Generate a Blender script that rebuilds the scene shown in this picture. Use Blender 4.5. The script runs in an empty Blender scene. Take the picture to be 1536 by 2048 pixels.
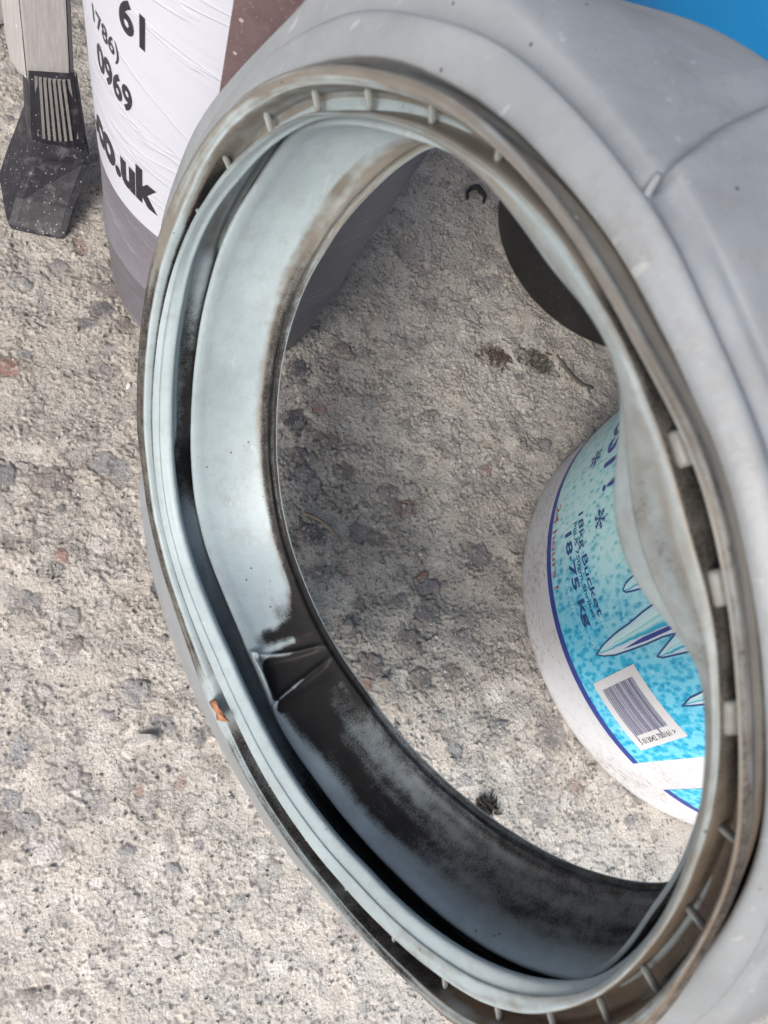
import bpy, bmesh, math, random
import numpy as np
from mathutils import Vector, Matrix

random.seed(7); RNG = np.random.default_rng(11)
sc = bpy.context.scene
COL = sc.collection

# ------------------------------------------------------------------ camera, world, sun, exposure
CAM_H = 0.4873
FPX = 1750.0                                   # focal length in pixels of the 1536 x 2048 photograph
M = np.array([[0.9496146656, -0.1114785391, -0.2929240893],
              [0.0, 0.9346061283, -0.3556843894],
              [0.3134198251, 0.3377631126, 0.8875156861]])      # camera axes -> world axes
cd = bpy.data.cameras.new("camera"); cam = bpy.data.objects.new("camera", cd); COL.objects.link(cam)
cam.matrix_world = Matrix(((M[0][0], M[0][1], M[0][2], 0), (M[1][0], M[1][1], M[1][2], 0),
                           (M[2][0], M[2][1], M[2][2], CAM_H), (0, 0, 0, 1)))
cd.sensor_fit = 'VERTICAL'; cd.sensor_height = 36; cd.lens = FPX / 2048 * 36
cd.clip_start = 0.01; cd.clip_end = 100
cd.dof.use_dof = True; cd.dof.focus_distance = 0.46; cd.dof.aperture_fstop = 26
sc.camera = cam

world = bpy.data.worlds.new("World"); sc.world = world; world.use_nodes = True
wn = world.node_tree.nodes; wl = world.node_tree.links
SUN_DIR = np.array([-0.46, -0.62, 0.60]); SUN_DIR /= np.linalg.norm(SUN_DIR)   # towards the sun
sky = wn.new('ShaderNodeTexSky'); sky.sky_type = 'NISHITA'; sky.sun_disc = False
sky.sun_elevation = math.asin(SUN_DIR[2]); sky.sun_rotation = math.atan2(SUN_DIR[0], SUN_DIR[1])
sky.air_density = 0.8; sky.dust_density = 6.0; sky.ozone_density = 0.5
wl.new(sky.outputs[0], wn['Background'].inputs[0]); wn['Background'].inputs[1].default_value = 0.105
sd = bpy.data.lights.new("sun", 'SUN'); sun = bpy.data.objects.new("sun", sd); COL.objects.link(sun)
sd.energy = 1.75; sd.angle = math.radians(25); sd.color = (1.0, 0.985, 0.965)
sun.rotation_euler = Vector(SUN_DIR).to_track_quat('Z', 'Y').to_euler()
sun.location = (-1, -1, 2)
sc.view_settings.view_transform = 'Standard'; sc.view_settings.look = 'None'
sc.view_settings.exposure = 0.5; sc.view_settings.gamma = 1.0; sc.view_settings.use_curve_mapping = False
sc.cycles.max_bounces = 8; sc.cycles.use_denoising = True

# ------------------------------------------------------------------ helpers
def ray(px, py):
    return M @ np.array([(px - 768) / FPX, (1024 - py) / FPX, -1.0])
def ground_at(px, py, z=0.0):
    d = ray(px, py); s = (z - CAM_H) / d[2]
    return np.array([d[0] * s, d[1] * s, z])
def to_px(P):
    q = (np.asarray(P) - [0, 0, CAM_H]) @ M
    return 768 + FPX * q[..., 0] / -q[..., 2], 1024 - FPX * q[..., 1] / -q[..., 2]

def empty(name, loc, label, cat, group=None):
    o = bpy.data.objects.new(name, None); COL.objects.link(o); o.location = loc
    o.empty_display_size = 0.02
    o['label'] = label; o['category'] = cat
    if group: o['group'] = group
    return o
def mesh_obj(name, verts, faces, mat, parent=None, smooth=True, origin=None, label=None):
    """verts in world space; origin = where the object stands (default the parent's place)"""
    org = np.array(origin if origin is not None else (world_loc(parent) if parent else (0, 0, 0)), float)
    me = bpy.data.meshes.new(name)
    v = np.asarray(verts, float) - org
    me.from_pydata([tuple(a) for a in v], [], [tuple(f) for f in faces])
    me.materials.append(mat); me.validate()
    if smooth: me.polygons.foreach_set('use_smooth', [True] * len(me.polygons))
    me.update()
    o = bpy.data.objects.new(name, me); COL.objects.link(o)
    if parent:
        o.parent = parent; o.location = org - np.array(world_loc(parent))
    else: o.location = org
    if label: o['label'] = label
    return o
def world_loc(o):
    p = Vector((0, 0, 0))
    while o: p += o.location; o = o.parent
    return tuple(p)
def bm_obj(name, bm, mat, parent=None, smooth=False, origin=None, label=None):
    me = bpy.data.meshes.new(name); bm.normal_update()
    v = [tuple(x.co) for x in bm.verts]; bm.verts.index_update()
    f = [[x.index for x in fc.verts] for fc in bm.faces]; bm.free()
    return mesh_obj(name, v, f, mat, parent, smooth, origin, label)
def set_attr(o, name, rgb):
    a = o.data.attributes.new(name, 'FLOAT_COLOR', 'POINT')
    rgb = np.asarray(rgb, np.float32); c = np.zeros((len(o.data.vertices), 4), np.float32); c[:, :rgb.shape[-1]] = rgb
    a.data.foreach_set('color', c.ravel())
def thing(o, label, cat, group=None):
    o['label'] = label; o['category'] = cat
    if group: o['group'] = group
    return o
def sstep(a, b, x):
    t = np.clip((np.asarray(x, float) - a) / (b - a), 0, 1); return t * t * (3 - 2 * t)

# ------------------------------------------------------------------ materials
class NT:
    def __init__(s, name):
        s.m = bpy.data.materials.new(name); s.m.use_nodes = True
        s.n = s.m.node_tree.nodes; s.l = s.m.node_tree.links; s.b = s.n['Principled BSDF']
        s.tc = s.n.new('ShaderNodeTexCoord')
    def noise(s, scale, detail=4, rough=.55, vec=None, dist=0.0):
        t = s.n.new('ShaderNodeTexNoise'); t.inputs['Scale'].default_value = scale
        t.inputs['Detail'].default_value = detail; t.inputs['Roughness'].default_value = rough
        t.inputs['Distortion'].default_value = dist
        s.l.new(vec or s.tc.outputs['Object'], t.inputs['Vector']); return t.outputs['Fac']
    def voro(s, scale, feature='F1', vec=None, out='Distance'):
        t = s.n.new('ShaderNodeTexVoronoi'); t.feature = feature; t.inputs['Scale'].default_value = scale
        s.l.new(vec or s.tc.outputs['Object'], t.inputs['Vector']); return t.outputs[out]
    def math(s, op, a, b=0.0, clamp=False):
        t = s.n.new('ShaderNodeMath'); t.operation = op; t.use_clamp = clamp
        for i, x in enumerate((a, b)):
            if isinstance(x, (int, float)): t.inputs[i].default_value = x
            else: s.l.new(x, t.inputs[i])
        return t.outputs[0]
    def ramp(s, f, stops):
        t = s.n.new('ShaderNodeValToRGB'); e = t.color_ramp.elements
        while len(e) < len(stops): e.new(.5)
        for i, (p, c) in enumerate(stops):
            e[i].position = p; e[i].color = (c, c, c, 1) if isinstance(c, (int, float)) else (*c, 1)
        s.l.new(f, t.inputs[0]); return t.outputs[0]
    def mix(s, f, a, b, mode='MIX'):
        t = s.n.new('ShaderNodeMix'); t.data_type = 'RGBA'; t.blend_type = mode
        for i, x in ((0, f), (6, a), (7, b)):
            if isinstance(x, (int, float)): t.inputs[i].default_value = x
            elif isinstance(x, tuple): t.inputs[i].default_value = (*x, 1)
            else: s.l.new(x, t.inputs[i])
        return t.outputs[2]
    def attr(s, name):
        t = s.n.new('ShaderNodeAttribute'); t.attribute_name = name; s.last_attr = t; return t.outputs['Color']
    def sep(s, c):
        t = s.n.new('ShaderNodeSeparateColor'); s.l.new(c, t.inputs[0]); return t.outputs
    def bump(s, h, strength, dist):
        t = s.n.new('ShaderNodeBump'); t.inputs['Strength'].default_value = strength
        t.inputs['Distance'].default_value = dist; s.l.new(h, t.inputs['Height'])
        s.l.new(t.outputs[0], s.b.inputs['Normal']); return t
    def set(s, **k):
        for a, x in k.items():
            i = s.b.inputs[{'col': 'Base Color', 'rough': 'Roughness', 'metal': 'Metallic', 'spec': 'Specular IOR Level',
                            'sss': 'Subsurface Weight'}[a]]
            if isinstance(x, (int, float)): i.default_value = x
            elif isinstance(x, tuple): i.default_value = (*x, 1)
            else: s.l.new(x, i)
        return s.m

def plain(name, col, rough=.5, var=.12, scale=60, bump=.0, metal=0, spec=.5, dust=0.0, dustcol=(.45, .43, .40)):
    t = NT(name); f = t.noise(scale, 5, .6)
    c = t.mix(1.0, col, t.ramp(f, [(.25, 1 - var), (.75, 1 + var * .3)]), 'MULTIPLY')
    if dust:
        d = t.ramp(t.noise(scale * 2.2, 8, .75), [(.5, 0.0), (.78, dust)]); c = t.mix(d, c, dustcol)
    t.set(col=c, rough=t.ramp(t.noise(scale * 1.7, 4), [(.3, max(0, rough - .1)), (.7, min(1, rough + .12))]), metal=metal, spec=spec)
    if bump: t.bump(t.noise(scale * 6, 6, .7), bump, .001)
    return t.m

def rubber(name, base, brown=(.105, .094, .080)):
    t = NT(name); at = t.sep(t.attr('stain_shade'))
    mott = t.noise(28, 5, .6); fine = t.noise(1500, 3, .7); mid = t.noise(170, 6, .7)
    c = t.mix(1.0, base, t.ramp(mott, [(.3, .82), (.72, 1.07)]), 'MULTIPLY')
    # faint scratches and greasy patches
    c = t.mix(t.ramp(mid, [(.50, 0.0), (.75, .30)]), c, (.20, .20, .19))
    mp = t.n.new('ShaderNodeMapping'); mp.inputs['Scale'].default_value = (1, 1, .16); mp.inputs['Rotation'].default_value = (.5, .9, .3); t.l.new(t.tc.outputs['Object'], mp.inputs[0])
    c = t.mix(t.ramp(t.noise(70, 5, .75, mp.outputs[0], .4), [(.54, 0.0), (.74, .30)]), c, (.24, .235, .225)); c = t.mix(t.ramp(t.noise(300, 2, .5, mp.outputs[0]), [(.68, 0.0), (.76, .35)]), c, (.5, .53, .55))
    # grey darkening (alpha)
    fa = t.math('MULTIPLY', t.last_attr.outputs['Alpha'], t.math('ADD', .55, t.math('MULTIPLY', mid, .9)), True)
    c = t.mix(fa, c, (.085, .086, .083))
    # brown film (G), broken up by noise
    g = t.math('ADD', at[1], t.math('MULTIPLY', t.math('SUBTRACT', mid, .5), .55))
    gm = t.ramp(g, [(.16, 0.0), (.85, .96)])
    bc = t.mix(t.noise(60, 4), brown, (.225, .213, .188))
    c = t.mix(gm, c, t.mix(at[2], bc, (.145, .108, .075)))
    # black mould, with groove shade painted in (R): speckled at its borders
    c = t.mix(t.ramp(at[0], [(.12, 0.0), (.45, .45), (.9, .85)]), c, (.036, .036, .037))
    sp = t.math('ADD', t.math('MULTIPLY', fine, .62), t.math('MULTIPLY', mid, .38))
    m = t.math('ADD', at[0], t.math('MULTIPLY', t.math('SUBTRACT', sp, .5), t.ramp(at[0], [(0, .5), (.2, 2.4), (.8, 2.4), (1, 1.5)])))
    mm = t.ramp(m, [(.36, 0.0), (.86, .90), (1, .95)])
    c = t.mix(mm, c, t.mix(t.noise(90, 3), (.008, .0078, .009), (.021, .020, .020)))
    # rare tiny dark specks
    vs = t.voro(230); rn = t.noise(40, 2)
    spk = t.math('MULTIPLY', t.math('LESS_THAN', vs, .11), t.math('GREATER_THAN', rn, .61))
    c = t.mix(t.math('MULTIPLY', spk, .8), c, (.05, .045, .04))
    t.set(col=c, rough=t.ramp(t.math('ADD', mott, t.math('MULTIPLY', mm, .15)), [(.3, .34), (.8, .56)]), spec=t.ramp(mm, [(0, .42), (1, .12)]))
    t.bump(t.math('ADD', t.math('MULTIPLY', mid, .5), t.math('ADD', t.math('MULTIPLY', fine, .2), t.math('MULTIPLY', t.noise(45, 5, .7), 1.6))), .35, .0009)
    return t.m

MAT_LIP = rubber('pale_blue_rubber', (.345, .425, .465))
MAT_BODY = rubber('grey_rubber', (.262, .292, .322))
MAT_WHITE_PL = plain('white_plastic', (.78, .79, .82), .38, .06, 20, dust=.25, dustcol=(.35, .33, .31))

# ------------------------------------------------------------------ ground
def band_noise(shape, res, wl_mm, seed, sharp=1.0):
    r = np.random.default_rng(seed); ny, nx = shape
    F = np.fft.rfft2(r.standard_normal(shape))
    fy = np.fft.fftfreq(ny, res)[:, None]; fx = np.fft.rfftfreq(nx, res)[None]
    k = np.hypot(fx, fy); k0 = 1000.0 / wl_mm
    F *= np.exp(-(np.log((k + 1e-6) / k0) ** 2) / (2 * (.5 * sharp) ** 2))
    n = np.fft.irfft2(F, s=shape); return n / n.std()

def build_ground():
    x0, x1, y0, y1, st = -.17, .37, -.15, .60, .00072
    fx = np.arange(x0, x1, st); fy = np.arange(y0, y1, st)
    def outer(a, sgn):
        o = []; d = st * 1.5; p = a
        while abs(p - a) < 12: p += sgn * d; o.append(p); d *= 1.35
        return o
    xs = np.array(outer(x0, -1)[::-1] + list(fx) + outer(x1, 1)); ys = np.array(outer(y0, -1)[::-1] + list(fy) + outer(y1, 1))
    ox = len(outer(x0, -1)); oy = len(outer(y0, -1)); nx, ny = len(fx), len(fy)
    sh = (ny, nx)
    b1 = band_noise(sh, st, 2.0, 1); b2 = band_noise(sh, st, 4.5, 2); b3 = band_noise(sh, st, 12, 3)
    b4 = band_noise(sh, st, 45, 4, 1.4); b5 = band_noise(sh, st, 7, 5); b6 = band_noise(sh, st, 90, 6, 1.5)
    b7 = band_noise(sh, st, 28, 7); b8 = band_noise(sh, st, 3.0, 8)
    X, Y = np.meshgrid(fx, fy)
    # smoother, sandier in some patches, rough and pitted in others
    rough = sstep(-.9, 1.1, b4 + .4 * b7)
    h = (.13 * b1 + .20 * b2 * (.5 + rough) + .15 * b5 * (.4 + rough) + .22 * b3 * (.4 + rough) + .45 * b7 * .6 + .7 * b6) * .001
    pits = np.clip(b5 - 1.15, 0, 2) * rough
    h -= .0011 * pits
    pits2 = np.clip(b3 * .8 + b2 * .5 - 1.5, 0, 1.5); h -= .0014 * pits2 * rough
    col = np.empty(sh + (3,))
    base = np.array([.455, .437, .410]); dark = np.array([.300, .290, .280]); pale = np.array([.60, .585, .56]); warm = np.array([.47, .42, .365])
    col[:] = base
    def blend(m, c):
        nonlocal col
        col = col * (1 - m[..., None]) + np.asarray(c) * m[..., None]
    near_lit = sstep(.26, -.04, Y + .25 * X); blend((.50 - .3 * near_lit) * sstep(.2, 1.9, b4 + .5 * b3), dark); blend(.6 * sstep(.3, 1.8, -b4 * .6 + .6 * b7 + .3 * b2), pale)  # dark patches weaker on the near side, for its painted brighter light
    blend(.35 * sstep(.3, 1.8, b6 + .3 * b5), warm)
    blend(.45 * sstep(.8, 2.2, b1 * .5 + b8), dark * .75); blend(.5 * sstep(1.1, 2.4, b8 * .6 - b1 * .7), pale * 1.05)
    blend(.75 * (1 - .45 * near_lit) * sstep(0, .8, pits + .6 * pits2), dark * .55)
    # stones cast into the concrete: (px, py, half width px, half height px, turn, kind)
    K = {'g': (.27, .275, .29), 'd': (.12, .125, .145), 'r': (.33, .215, .185), 'b': (.23, .21, .20), 'p': (.47, .45, .44), 'v': (.25, .235, .26), 'w': (.62, .61, .6)}
    S = [(105, 965, 36, 30, 0, 'b'), (205, 740, 17, 18, .3, 'v'), (205, 618, 22, 17, 0, 'd'), (175, 645, 20, 11, -.4, 'd'), (250, 650, 20, 15, .8, 'b'),
         (215, 575, 26, 18, 0, 'b'), (12, 735, 24, 24, .2, 'r'), (122, 1112, 16, 13, 0, 'r'), (50, 710, 13, 11, 0, 'g'), (120, 530, 20, 12, 0, 'v'), (45, 565, 22, 14, 0, 'g'),
         (222, 935, 44, 26, .5, 'g'), (10, 950, 25, 28, 0, 'g'), (50, 930, 20, 8, 0, 'p'), (270, 1380, 34, 22, -.3, 'g'), (320, 1180, 14, 18, 0, 'v'), (325, 1450, 22, 20, 0, 'g'),
         (90, 1705, 44, 28, -.15, 'p'), (140, 1990, 15, 10, 0, 'b'), (40, 1500, 22, 30, 0, 'g'), (350, 1740, 14, 10, 0, 'g'), (290, 1615, 22, 20, 0, 'p'),
         (65, 1990, 40, 12, -.05, 'b'), (215, 1430, 18, 9, .3, 'v'), (20, 1600, 22, 18, 0, 'g'), (40, 1640, 36, 16, 0, 'g'),
         (590, 845, 24, 26, 0, 'd'), (600, 910, 18, 15, 0, 'v'), (655, 880, 22, 14, 0, 'b'), (600, 740, 20, 22, .2, 'd'), (610, 945, 20, 14, .5, 'g'), (690, 940, 18, 12, .3, 'b'),
         (625, 1065, 26, 18, .2, 'd'), (720, 1065, 20, 16, .2, 'v'), (755, 1075, 16, 12, 0, 'b'), (855, 1170, 26, 13, -.3, 'v'), (845, 1150, 15, 6, -.5, 'r'),
         (850, 1228, 18, 13, .2, 'v'), (806, 1200, 12, 12, 0, 'v'), (697, 1255, 15, 17, 0, 'g'), (955, 1110, 24, 20, 0, 'v'), (820, 1280, 26, 22, .3, 'b'), (740, 1330, 26, 20, 0, 'b'),
         (733, 1365, 14, 10, 0, 'r'), (810, 1015, 20, 14, -.6, 'r'), (780, 985, 20, 16, .3, 'v'), (905, 1340, 18, 12, 0, 'b'), (850, 1360, 12, 10, 0, 'g'), (860, 830, 16, 8, -.3, 'b'),
         (640, 820, 14, 8, -.3, 'r'), (1075, 722, 34, 15, .4, 'b'), (988, 712, 26, 20, .4, 'b'), (910, 1500, 14, 10, 0, 'g'), (1000, 1450, 16, 12, 0, 'g'),
         (1145, 1700, 22, 14, -.3, 'p'), (1080, 1640, 12, 9, 0, 'g'), (930, 1560, 12, 9, 0, 'g'), (690, 700, 20, 12, .3, 'b'), (740, 800, 14, 10, 0, 'g'),
         (160, 880, 16, 10, .2, 'b'), (60, 1200, 24, 16, .2, 'g'), (150, 1290, 20, 14, -.3, 'b'), (200, 1090, 26, 16, .4, 'p'), (90, 1380, 16, 10, .2, 'p'), (20, 1080, 20, 14, .4, 'b'),
         (150, 1560, 26, 14, -.2, 'p'), (255, 1700, 16, 11, .3, 'g'), (380, 1600, 16, 10, 0, 'p'), (330, 1880, 20, 12, .3, 'p'), (480, 1800, 14, 9, .1, 'g'), (220, 1850, 18, 12, 0, 'p')]
    rr = np.random.default_rng(5)
    items = []
    for (px, py, a, b, rot, k) in S:
        g = ground_at(px, py); s = np.linalg.norm(ground_at(px + 10, py) - g) / 10
        items.append((g[0], g[1], a * s, b * s * 1.08, -rot, K[k], rr.uniform(.1, .7), rr.uniform(.85, 1.0)))
    for i in range(900):
        x, y = rr.uniform(x0, x1), rr.uniform(y0, y1); a = .0016 + rr.exponential(.0015)
        if a > .009: a = .005
        k = rr.choice(list('ggddbbpvvpgbgwggbvpddgbvprgvbgp'), 1)[0]
        items.append((x, y, a * rr.uniform(1, 1.5), a, rr.uniform(0, 3.1), K[k], rr.uniform(-.4, .6), rr.uniform(.2, .75)))
    wob = band_noise(sh, st, 9, 31)
    for (x, y, a, b, rot, k, up, op) in items:
        R_ = max(a, b) * 1.8
        i0, i1 = np.searchsorted(fx, [x - R_, x + R_]); j0, j1 = np.searchsorted(fy, [y - R_, y + R_])
        if i1 - i0 < 2 or j1 - j0 < 2: continue
        xx = X[j0:j1, i0:i1] - x; yy = Y[j0:j1, i0:i1] - y; c, s_ = math.cos(rot), math.sin(rot)
        u_ = (xx * c + yy * s_) / a; w_ = (-xx * s_ + yy * c) / b
        d = (np.abs(u_) ** 2.4 + np.abs(w_) ** 2.4) ** (1 / 2.4) + .16 * wob[j0:j1, i0:i1]
        m = 1 - sstep(.86, 1.02, d); rim = np.exp(-((d - 1.08) / .16) ** 2)
        hh = h[j0:j1, i0:i1]; flat = hh * .35 + up * min(a, .008) * .16 * np.clip(1 - d * d * .8, -1, 1)
        h[j0:j1, i0:i1] = hh * (1 - m) + flat * m - rim * min(a, .008) * .09
        dusty = op * (1 - .38 * sstep(-.2, 1.6, b3[j0:j1, i0:i1] + .7 * b2[j0:j1, i0:i1]))
        kk = np.array(k) * rr.uniform(.85, 1.15)
        mm = (m * dusty)[..., None]; sub = col[j0:j1, i0:i1]
        sub = sub * (1 - mm) + kk * mm
        rm = (rim * .5)[..., None]; col[j0:j1, i0:i1] = sub * (1 - rm) + np.array([.17, .155, .145]) * rm
    # near-side light painted into the tint, darker and browner towards the buckets
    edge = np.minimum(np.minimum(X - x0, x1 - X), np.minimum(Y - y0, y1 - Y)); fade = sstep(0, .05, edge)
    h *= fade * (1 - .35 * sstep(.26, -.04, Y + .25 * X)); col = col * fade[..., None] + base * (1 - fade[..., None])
    painted_light = sstep(.26, -.04, Y + .25 * X + .02 * b4)
    col *= (.93 + .42 * painted_light)[..., None]; col *= np.array([1, .992, .975]) ** (1.15 - painted_light)[..., None]
    NX, NY = len(xs), len(ys)
    Z = np.zeros((NY, NX)); C = np.ones((NY, NX, 4), np.float32); C[..., :3] = base
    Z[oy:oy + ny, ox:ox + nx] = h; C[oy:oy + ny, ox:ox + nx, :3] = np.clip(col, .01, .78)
    GX, GY = np.meshgrid(xs, ys)
    V = np.stack([GX, GY, Z], -1).reshape(-1, 3).astype(np.float32)
    idx = np.arange(NX * NY).reshape(NY, NX)
    F = np.stack([idx[:-1, :-1], idx[:-1, 1:], idx[1:, 1:], idx[1:, :-1]], -1).reshape(-1, 4).astype(np.int32)
    me = bpy.data.meshes.new('ground'); me.vertices.add(len(V)); me.vertices.foreach_set('co', V.ravel())
    me.loops.add(F.size); me.loops.foreach_set('vertex_index', F.ravel())
    me.polygons.add(len(F)); me.polygons.foreach_set('loop_start', np.arange(0, F.size, 4, dtype=np.int32))
    me.polygons.foreach_set('loop_total', np.full(len(F), 4, np.int32))
    me.update(calc_edges=True); me.polygons.foreach_set('use_smooth', np.ones(len(F), bool))
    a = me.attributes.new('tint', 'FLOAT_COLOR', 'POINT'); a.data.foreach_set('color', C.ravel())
    t = NT('worn_concrete')
    f1 = t.noise(900, 4, .75); f2 = t.noise(2600, 2, .6); f3 = t.noise(9, 5, .6)
    c = t.mix(1.0, t.attr('tint'), t.ramp(f1, [(.3, .76), (.5, 1.0), (.72, 1.20)]), 'MULTIPLY')
    c = t.mix(1.0, c, t.ramp(f3, [(.3, .9), (.7, 1.06)]), 'MULTIPLY')
    gr = t.voro(620, out='Color'); gs = t.sep(gr)
    c = t.mix(t.math('MULTIPLY', t.math('GREATER_THAN', gs[0], .95), .4), c, (.62, .60, .57))
    c = t.mix(t.math('MULTIPLY', t.math('GREATER_THAN', gs[1], .93), .6), c, (.14, .13, .13))
    t.set(col=c, rough=.92, spec=.25)
    hgt = t.math('ADD', t.math('MULTIPLY', f1, .7), t.math('ADD', t.math('MULTIPLY', f2, .25), t.math('MULTIPLY', t.voro(620), .35)))
    t.bump(hgt, .8, .0011)
    me.materials.append(t.m)
    o = bpy.data.objects.new('ground', me); COL.objects.link(o); o['kind'] = 'structure'
    return fx, fy, h
GROUND = build_ground()
def gz(x, y):
    fx, fy, h = GROUND
    i = int(np.clip(np.searchsorted(fx, x), 0, len(fx) - 1)); j = int(np.clip(np.searchsorted(fy, y), 0, len(fy) - 1))
    return float(h[j, i])

# ------------------------------------------------------------------ the door seal
RS = 0.135
AX_N = M @ np.array([-0.8054024, -0.2226594, 0.5493175])      # opening's normal, towards the viewer
AX_U = M @ np.array([0.5634625, 0.0, 0.8261416]); AX_V = M @ np.array([-0.1839482, 0.9748963, 0.1254602])
CEN = M @ np.array([-0.0929291, -0.1311843, -2.0256064]) * RS + [0, 0, CAM_H]
NPHI = 1440
PHI = np.arange(NPHI) * 360.0 / NPHI

def polar(px, py, h):
    d = ray(px, py); O = CEN - h * RS * AX_N; s = ((O - [0, 0, CAM_H]) @ AX_N) / (d @ AX_N)
    q = np.array([0, 0, CAM_H]) + d * s - O
    return math.degrees(math.atan2(q @ AX_V, q @ AX_U)) % 360, math.hypot(q @ AX_V, q @ AX_U) / RS
def P3(phi, r, h):
    a = np.radians(phi); r = np.asarray(r)[..., None] * RS; h = np.asarray(h)[..., None] * RS
    return CEN - h * AX_N + r * (np.cos(a)[..., None] * AX_U + np.sin(a)[..., None] * AX_V)
def ring_from(pts, h, default=None, sig=2.2, gap=16):
    d = sorted(polar(px, py, h) for px, py in pts)
    ph = [a for a, _ in d]; rr = [b for _, b in d]
    if default is not None:
        add = []
        for a in np.arange(0, 360, 8.0):
            if min(abs((a - p + 180) % 360 - 180) for p in ph) > gap: add.append((a, default(a) if callable(default) else default))
        dd = sorted(list(zip(ph, rr)) + add); ph = [a for a, _ in dd]; rr = [b for _, b in dd]
    r = np.interp(PHI, ph, rr, period=360)
    k = np.exp(-.5 * ((PHI - 180) / sig) ** 2); k = np.fft.fft(np.roll(k / k.sum(), -NPHI // 2))
    return np.real(np.fft.ifft(np.fft.fft(r) * k))

C_BACK = [(865,290),(800,330),(740,385),(690,440),(650,500),(610,570),(580,650),(560,740),(552,830),(552,920),(562,1010),(580,1090),(605,1160),(640,1240),(680,1310),(730,1380),(790,1460),(860,1535),(940,1605),(1030,1670),(1120,1720),(1200,1750),(1290,1768),(1360,1765)]
C_FOLD = [(600,265),(520,370),(460,470),(425,580),(400,700),(390,800),(388,900),(395,1000),(415,1090),(450,1180),(485,1260),(512,1330),(570,1460),(640,1560),(720,1660),(800,1745),(900,1835),(1000,1900),(1100,1940),(1180,1955)]
C_L2 = [(640,238),(560,280),(480,360),(420,440),(385,520),(362,620),(348,720),(343,830),(345,930),(360,1040),(385,1130),(420,1220),(460,1310),(510,1420),(570,1530),(640,1630),(730,1730),(820,1820),(900,1880),(980,1925),(1050,1950),(1120,1960),(1190,1955),(1265,1905),(1325,1830),(1370,1740),(1400,1640),(1415,1550),(1418,1450),(1412,1340),(1390,1300),(1340,1240),(1280,1170),(1245,1080),(1233,1000),(1240,900),(1250,800),(1245,740),(1225,690),(1180,620),(1110,540),(1040,440),(960,345),(870,280),(800,252),(730,238)]
C_L1 = [(730,228),(640,233),(560,258),(480,313),(410,405),(363,498),(332,598),(312,720),(306,830),(310,930),(323,1030),(348,1130),(382,1230),(423,1330),(468,1430),(528,1550),(600,1662),(680,1762),(770,1858),(870,1945),(960,2003),(1050,2028),(1130,2018),(1200,1988),(1275,1922),(1340,1835),(1385,1740),(1415,1650),(1430,1570),(1436,1480),(1434,1388),(1429,1290),(1415,1205),(1385,1107),(1356,998),(1322,881),(1280,780),(1249,695),(1222,648),(1185,590),(1150,525),(1088,441),(1010,363),(932,305),(850,258)]
C_D0 = [(650,133),(560,150),(480,195),(420,260),(370,340),(330,430),(300,530),(282,640),(274,760),(274,870),(286,950),(294,1017),(321,1133),(350,1221),(377,1299),(404,1380),(461,1500),(550,1650),(640,1770),(740,1890),(830,1980),(900,2048),(750,145),(850,175),(950,240),(1040,330),(1120,430),(1200,550),(1270,680),(1340,800),(1400,920),(1440,1060),(1465,1200),(1482,1380),(1488,1550),(1483,1700),(1453,1800),(1419,1870),(1384,1930),(1349,1990),(1307,2045)]
C_B = [(595,135),(634,121),(693,111),(752,107),(830,125),(908,168),(1000,222),(1053,273),(1131,363),(1209,457),(1268,547),(1330,670),(1371,756),(1407,842),(1444,939),(1476,1046),(1493,1120),(1510,1205),(1525,1303),(1533,1450),(1525,1715),(1488,1790),(1453,1860),(1401,1929),(1349,1981),(1307,2027)]
C_A = [(615,62),(693,27),(732,21),(790,23),(850,39),(936,62),(994,90),(1053,133),(1131,211),(1209,297),(1268,383),(1307,420),(1344,500),(1388,598),(1444,720),(1481,805),(1517,903),(1536,964)]
C_S = [(275,950),(281,1017),(299,1125),(321,1213),(345,1280),(372,1348),(410,1434),(444,1500),(556,1682),(654,1800),(771,1917),(849,1995)]
C_SU = [(600,27),(508,105),(449,164),(390,250),(352,332),(324,402),(305,488)]

HB, HF, HL2, HL1, HD = .295, .062, -.028, -.065, -.083
def arc0(a, b, soft):
    c = (a + b) / 2; return 1 - sstep((b - a) / 2 - soft, (b - a) / 2 + soft, np.abs((PHI - c + 180) % 360 - 180))
r_back = ring_from(C_BACK, HB, .88); r_fold = ring_from(C_FOLD, HF, .93)
r_L2 = ring_from(C_L2, HL2, None, 1.6); r_L1 = ring_from(C_L1, HL1, None, 1.6)
r_D0 = ring_from(C_D0, HD, 1.06)
r_A = ring_from(C_A + C_S, .002, 1.10); r_B = ring_from(C_B, -.021, None)
lefty = (PHI > 140) & (PHI < 285)
r_B = np.where(lefty, np.minimum(r_B, r_A - .03), r_B)
def smooth(r, sig=3.0):
    k = np.exp(-.5 * ((PHI - 180) / sig) ** 2); k = np.fft.fft(np.roll(k / k.sum(), -NPHI // 2))
    return np.real(np.fft.ifft(np.fft.fft(r) * k))
wl_ = arc0(118, 163, 6); r_A = smooth(r_A * (1 - wl_) + np.minimum(r_A, r_D0 - .012) * wl_, 2); r_B = smooth(np.minimum(r_B, r_A - .012)); r_L1 = np.maximum(r_L1, r_L2 + .006)
r_D0 = np.maximum(r_D0, r_L1 + .03)
# outer sleeve: follows the silhouette at the top
su = sorted(polar(px, py, .10) for px, py in C_SU)
kp = [(0, 1.105), (20, 1.105), (35, 1.13), (55, 1.20), (75, 1.28)] + [(a, b) for a, b in su] + [(su[-1][0] + 9, 1.22), (180, 1.20), (230, 1.20), (300, 1.16), (340, 1.10)]
kp.sort(); r_b1 = smooth(np.interp(PHI, [a for a, _ in kp], [b for _, b in kp], period=360), 4)

def wrapd(a, b): return (a - b + 180) % 360 - 180
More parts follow.
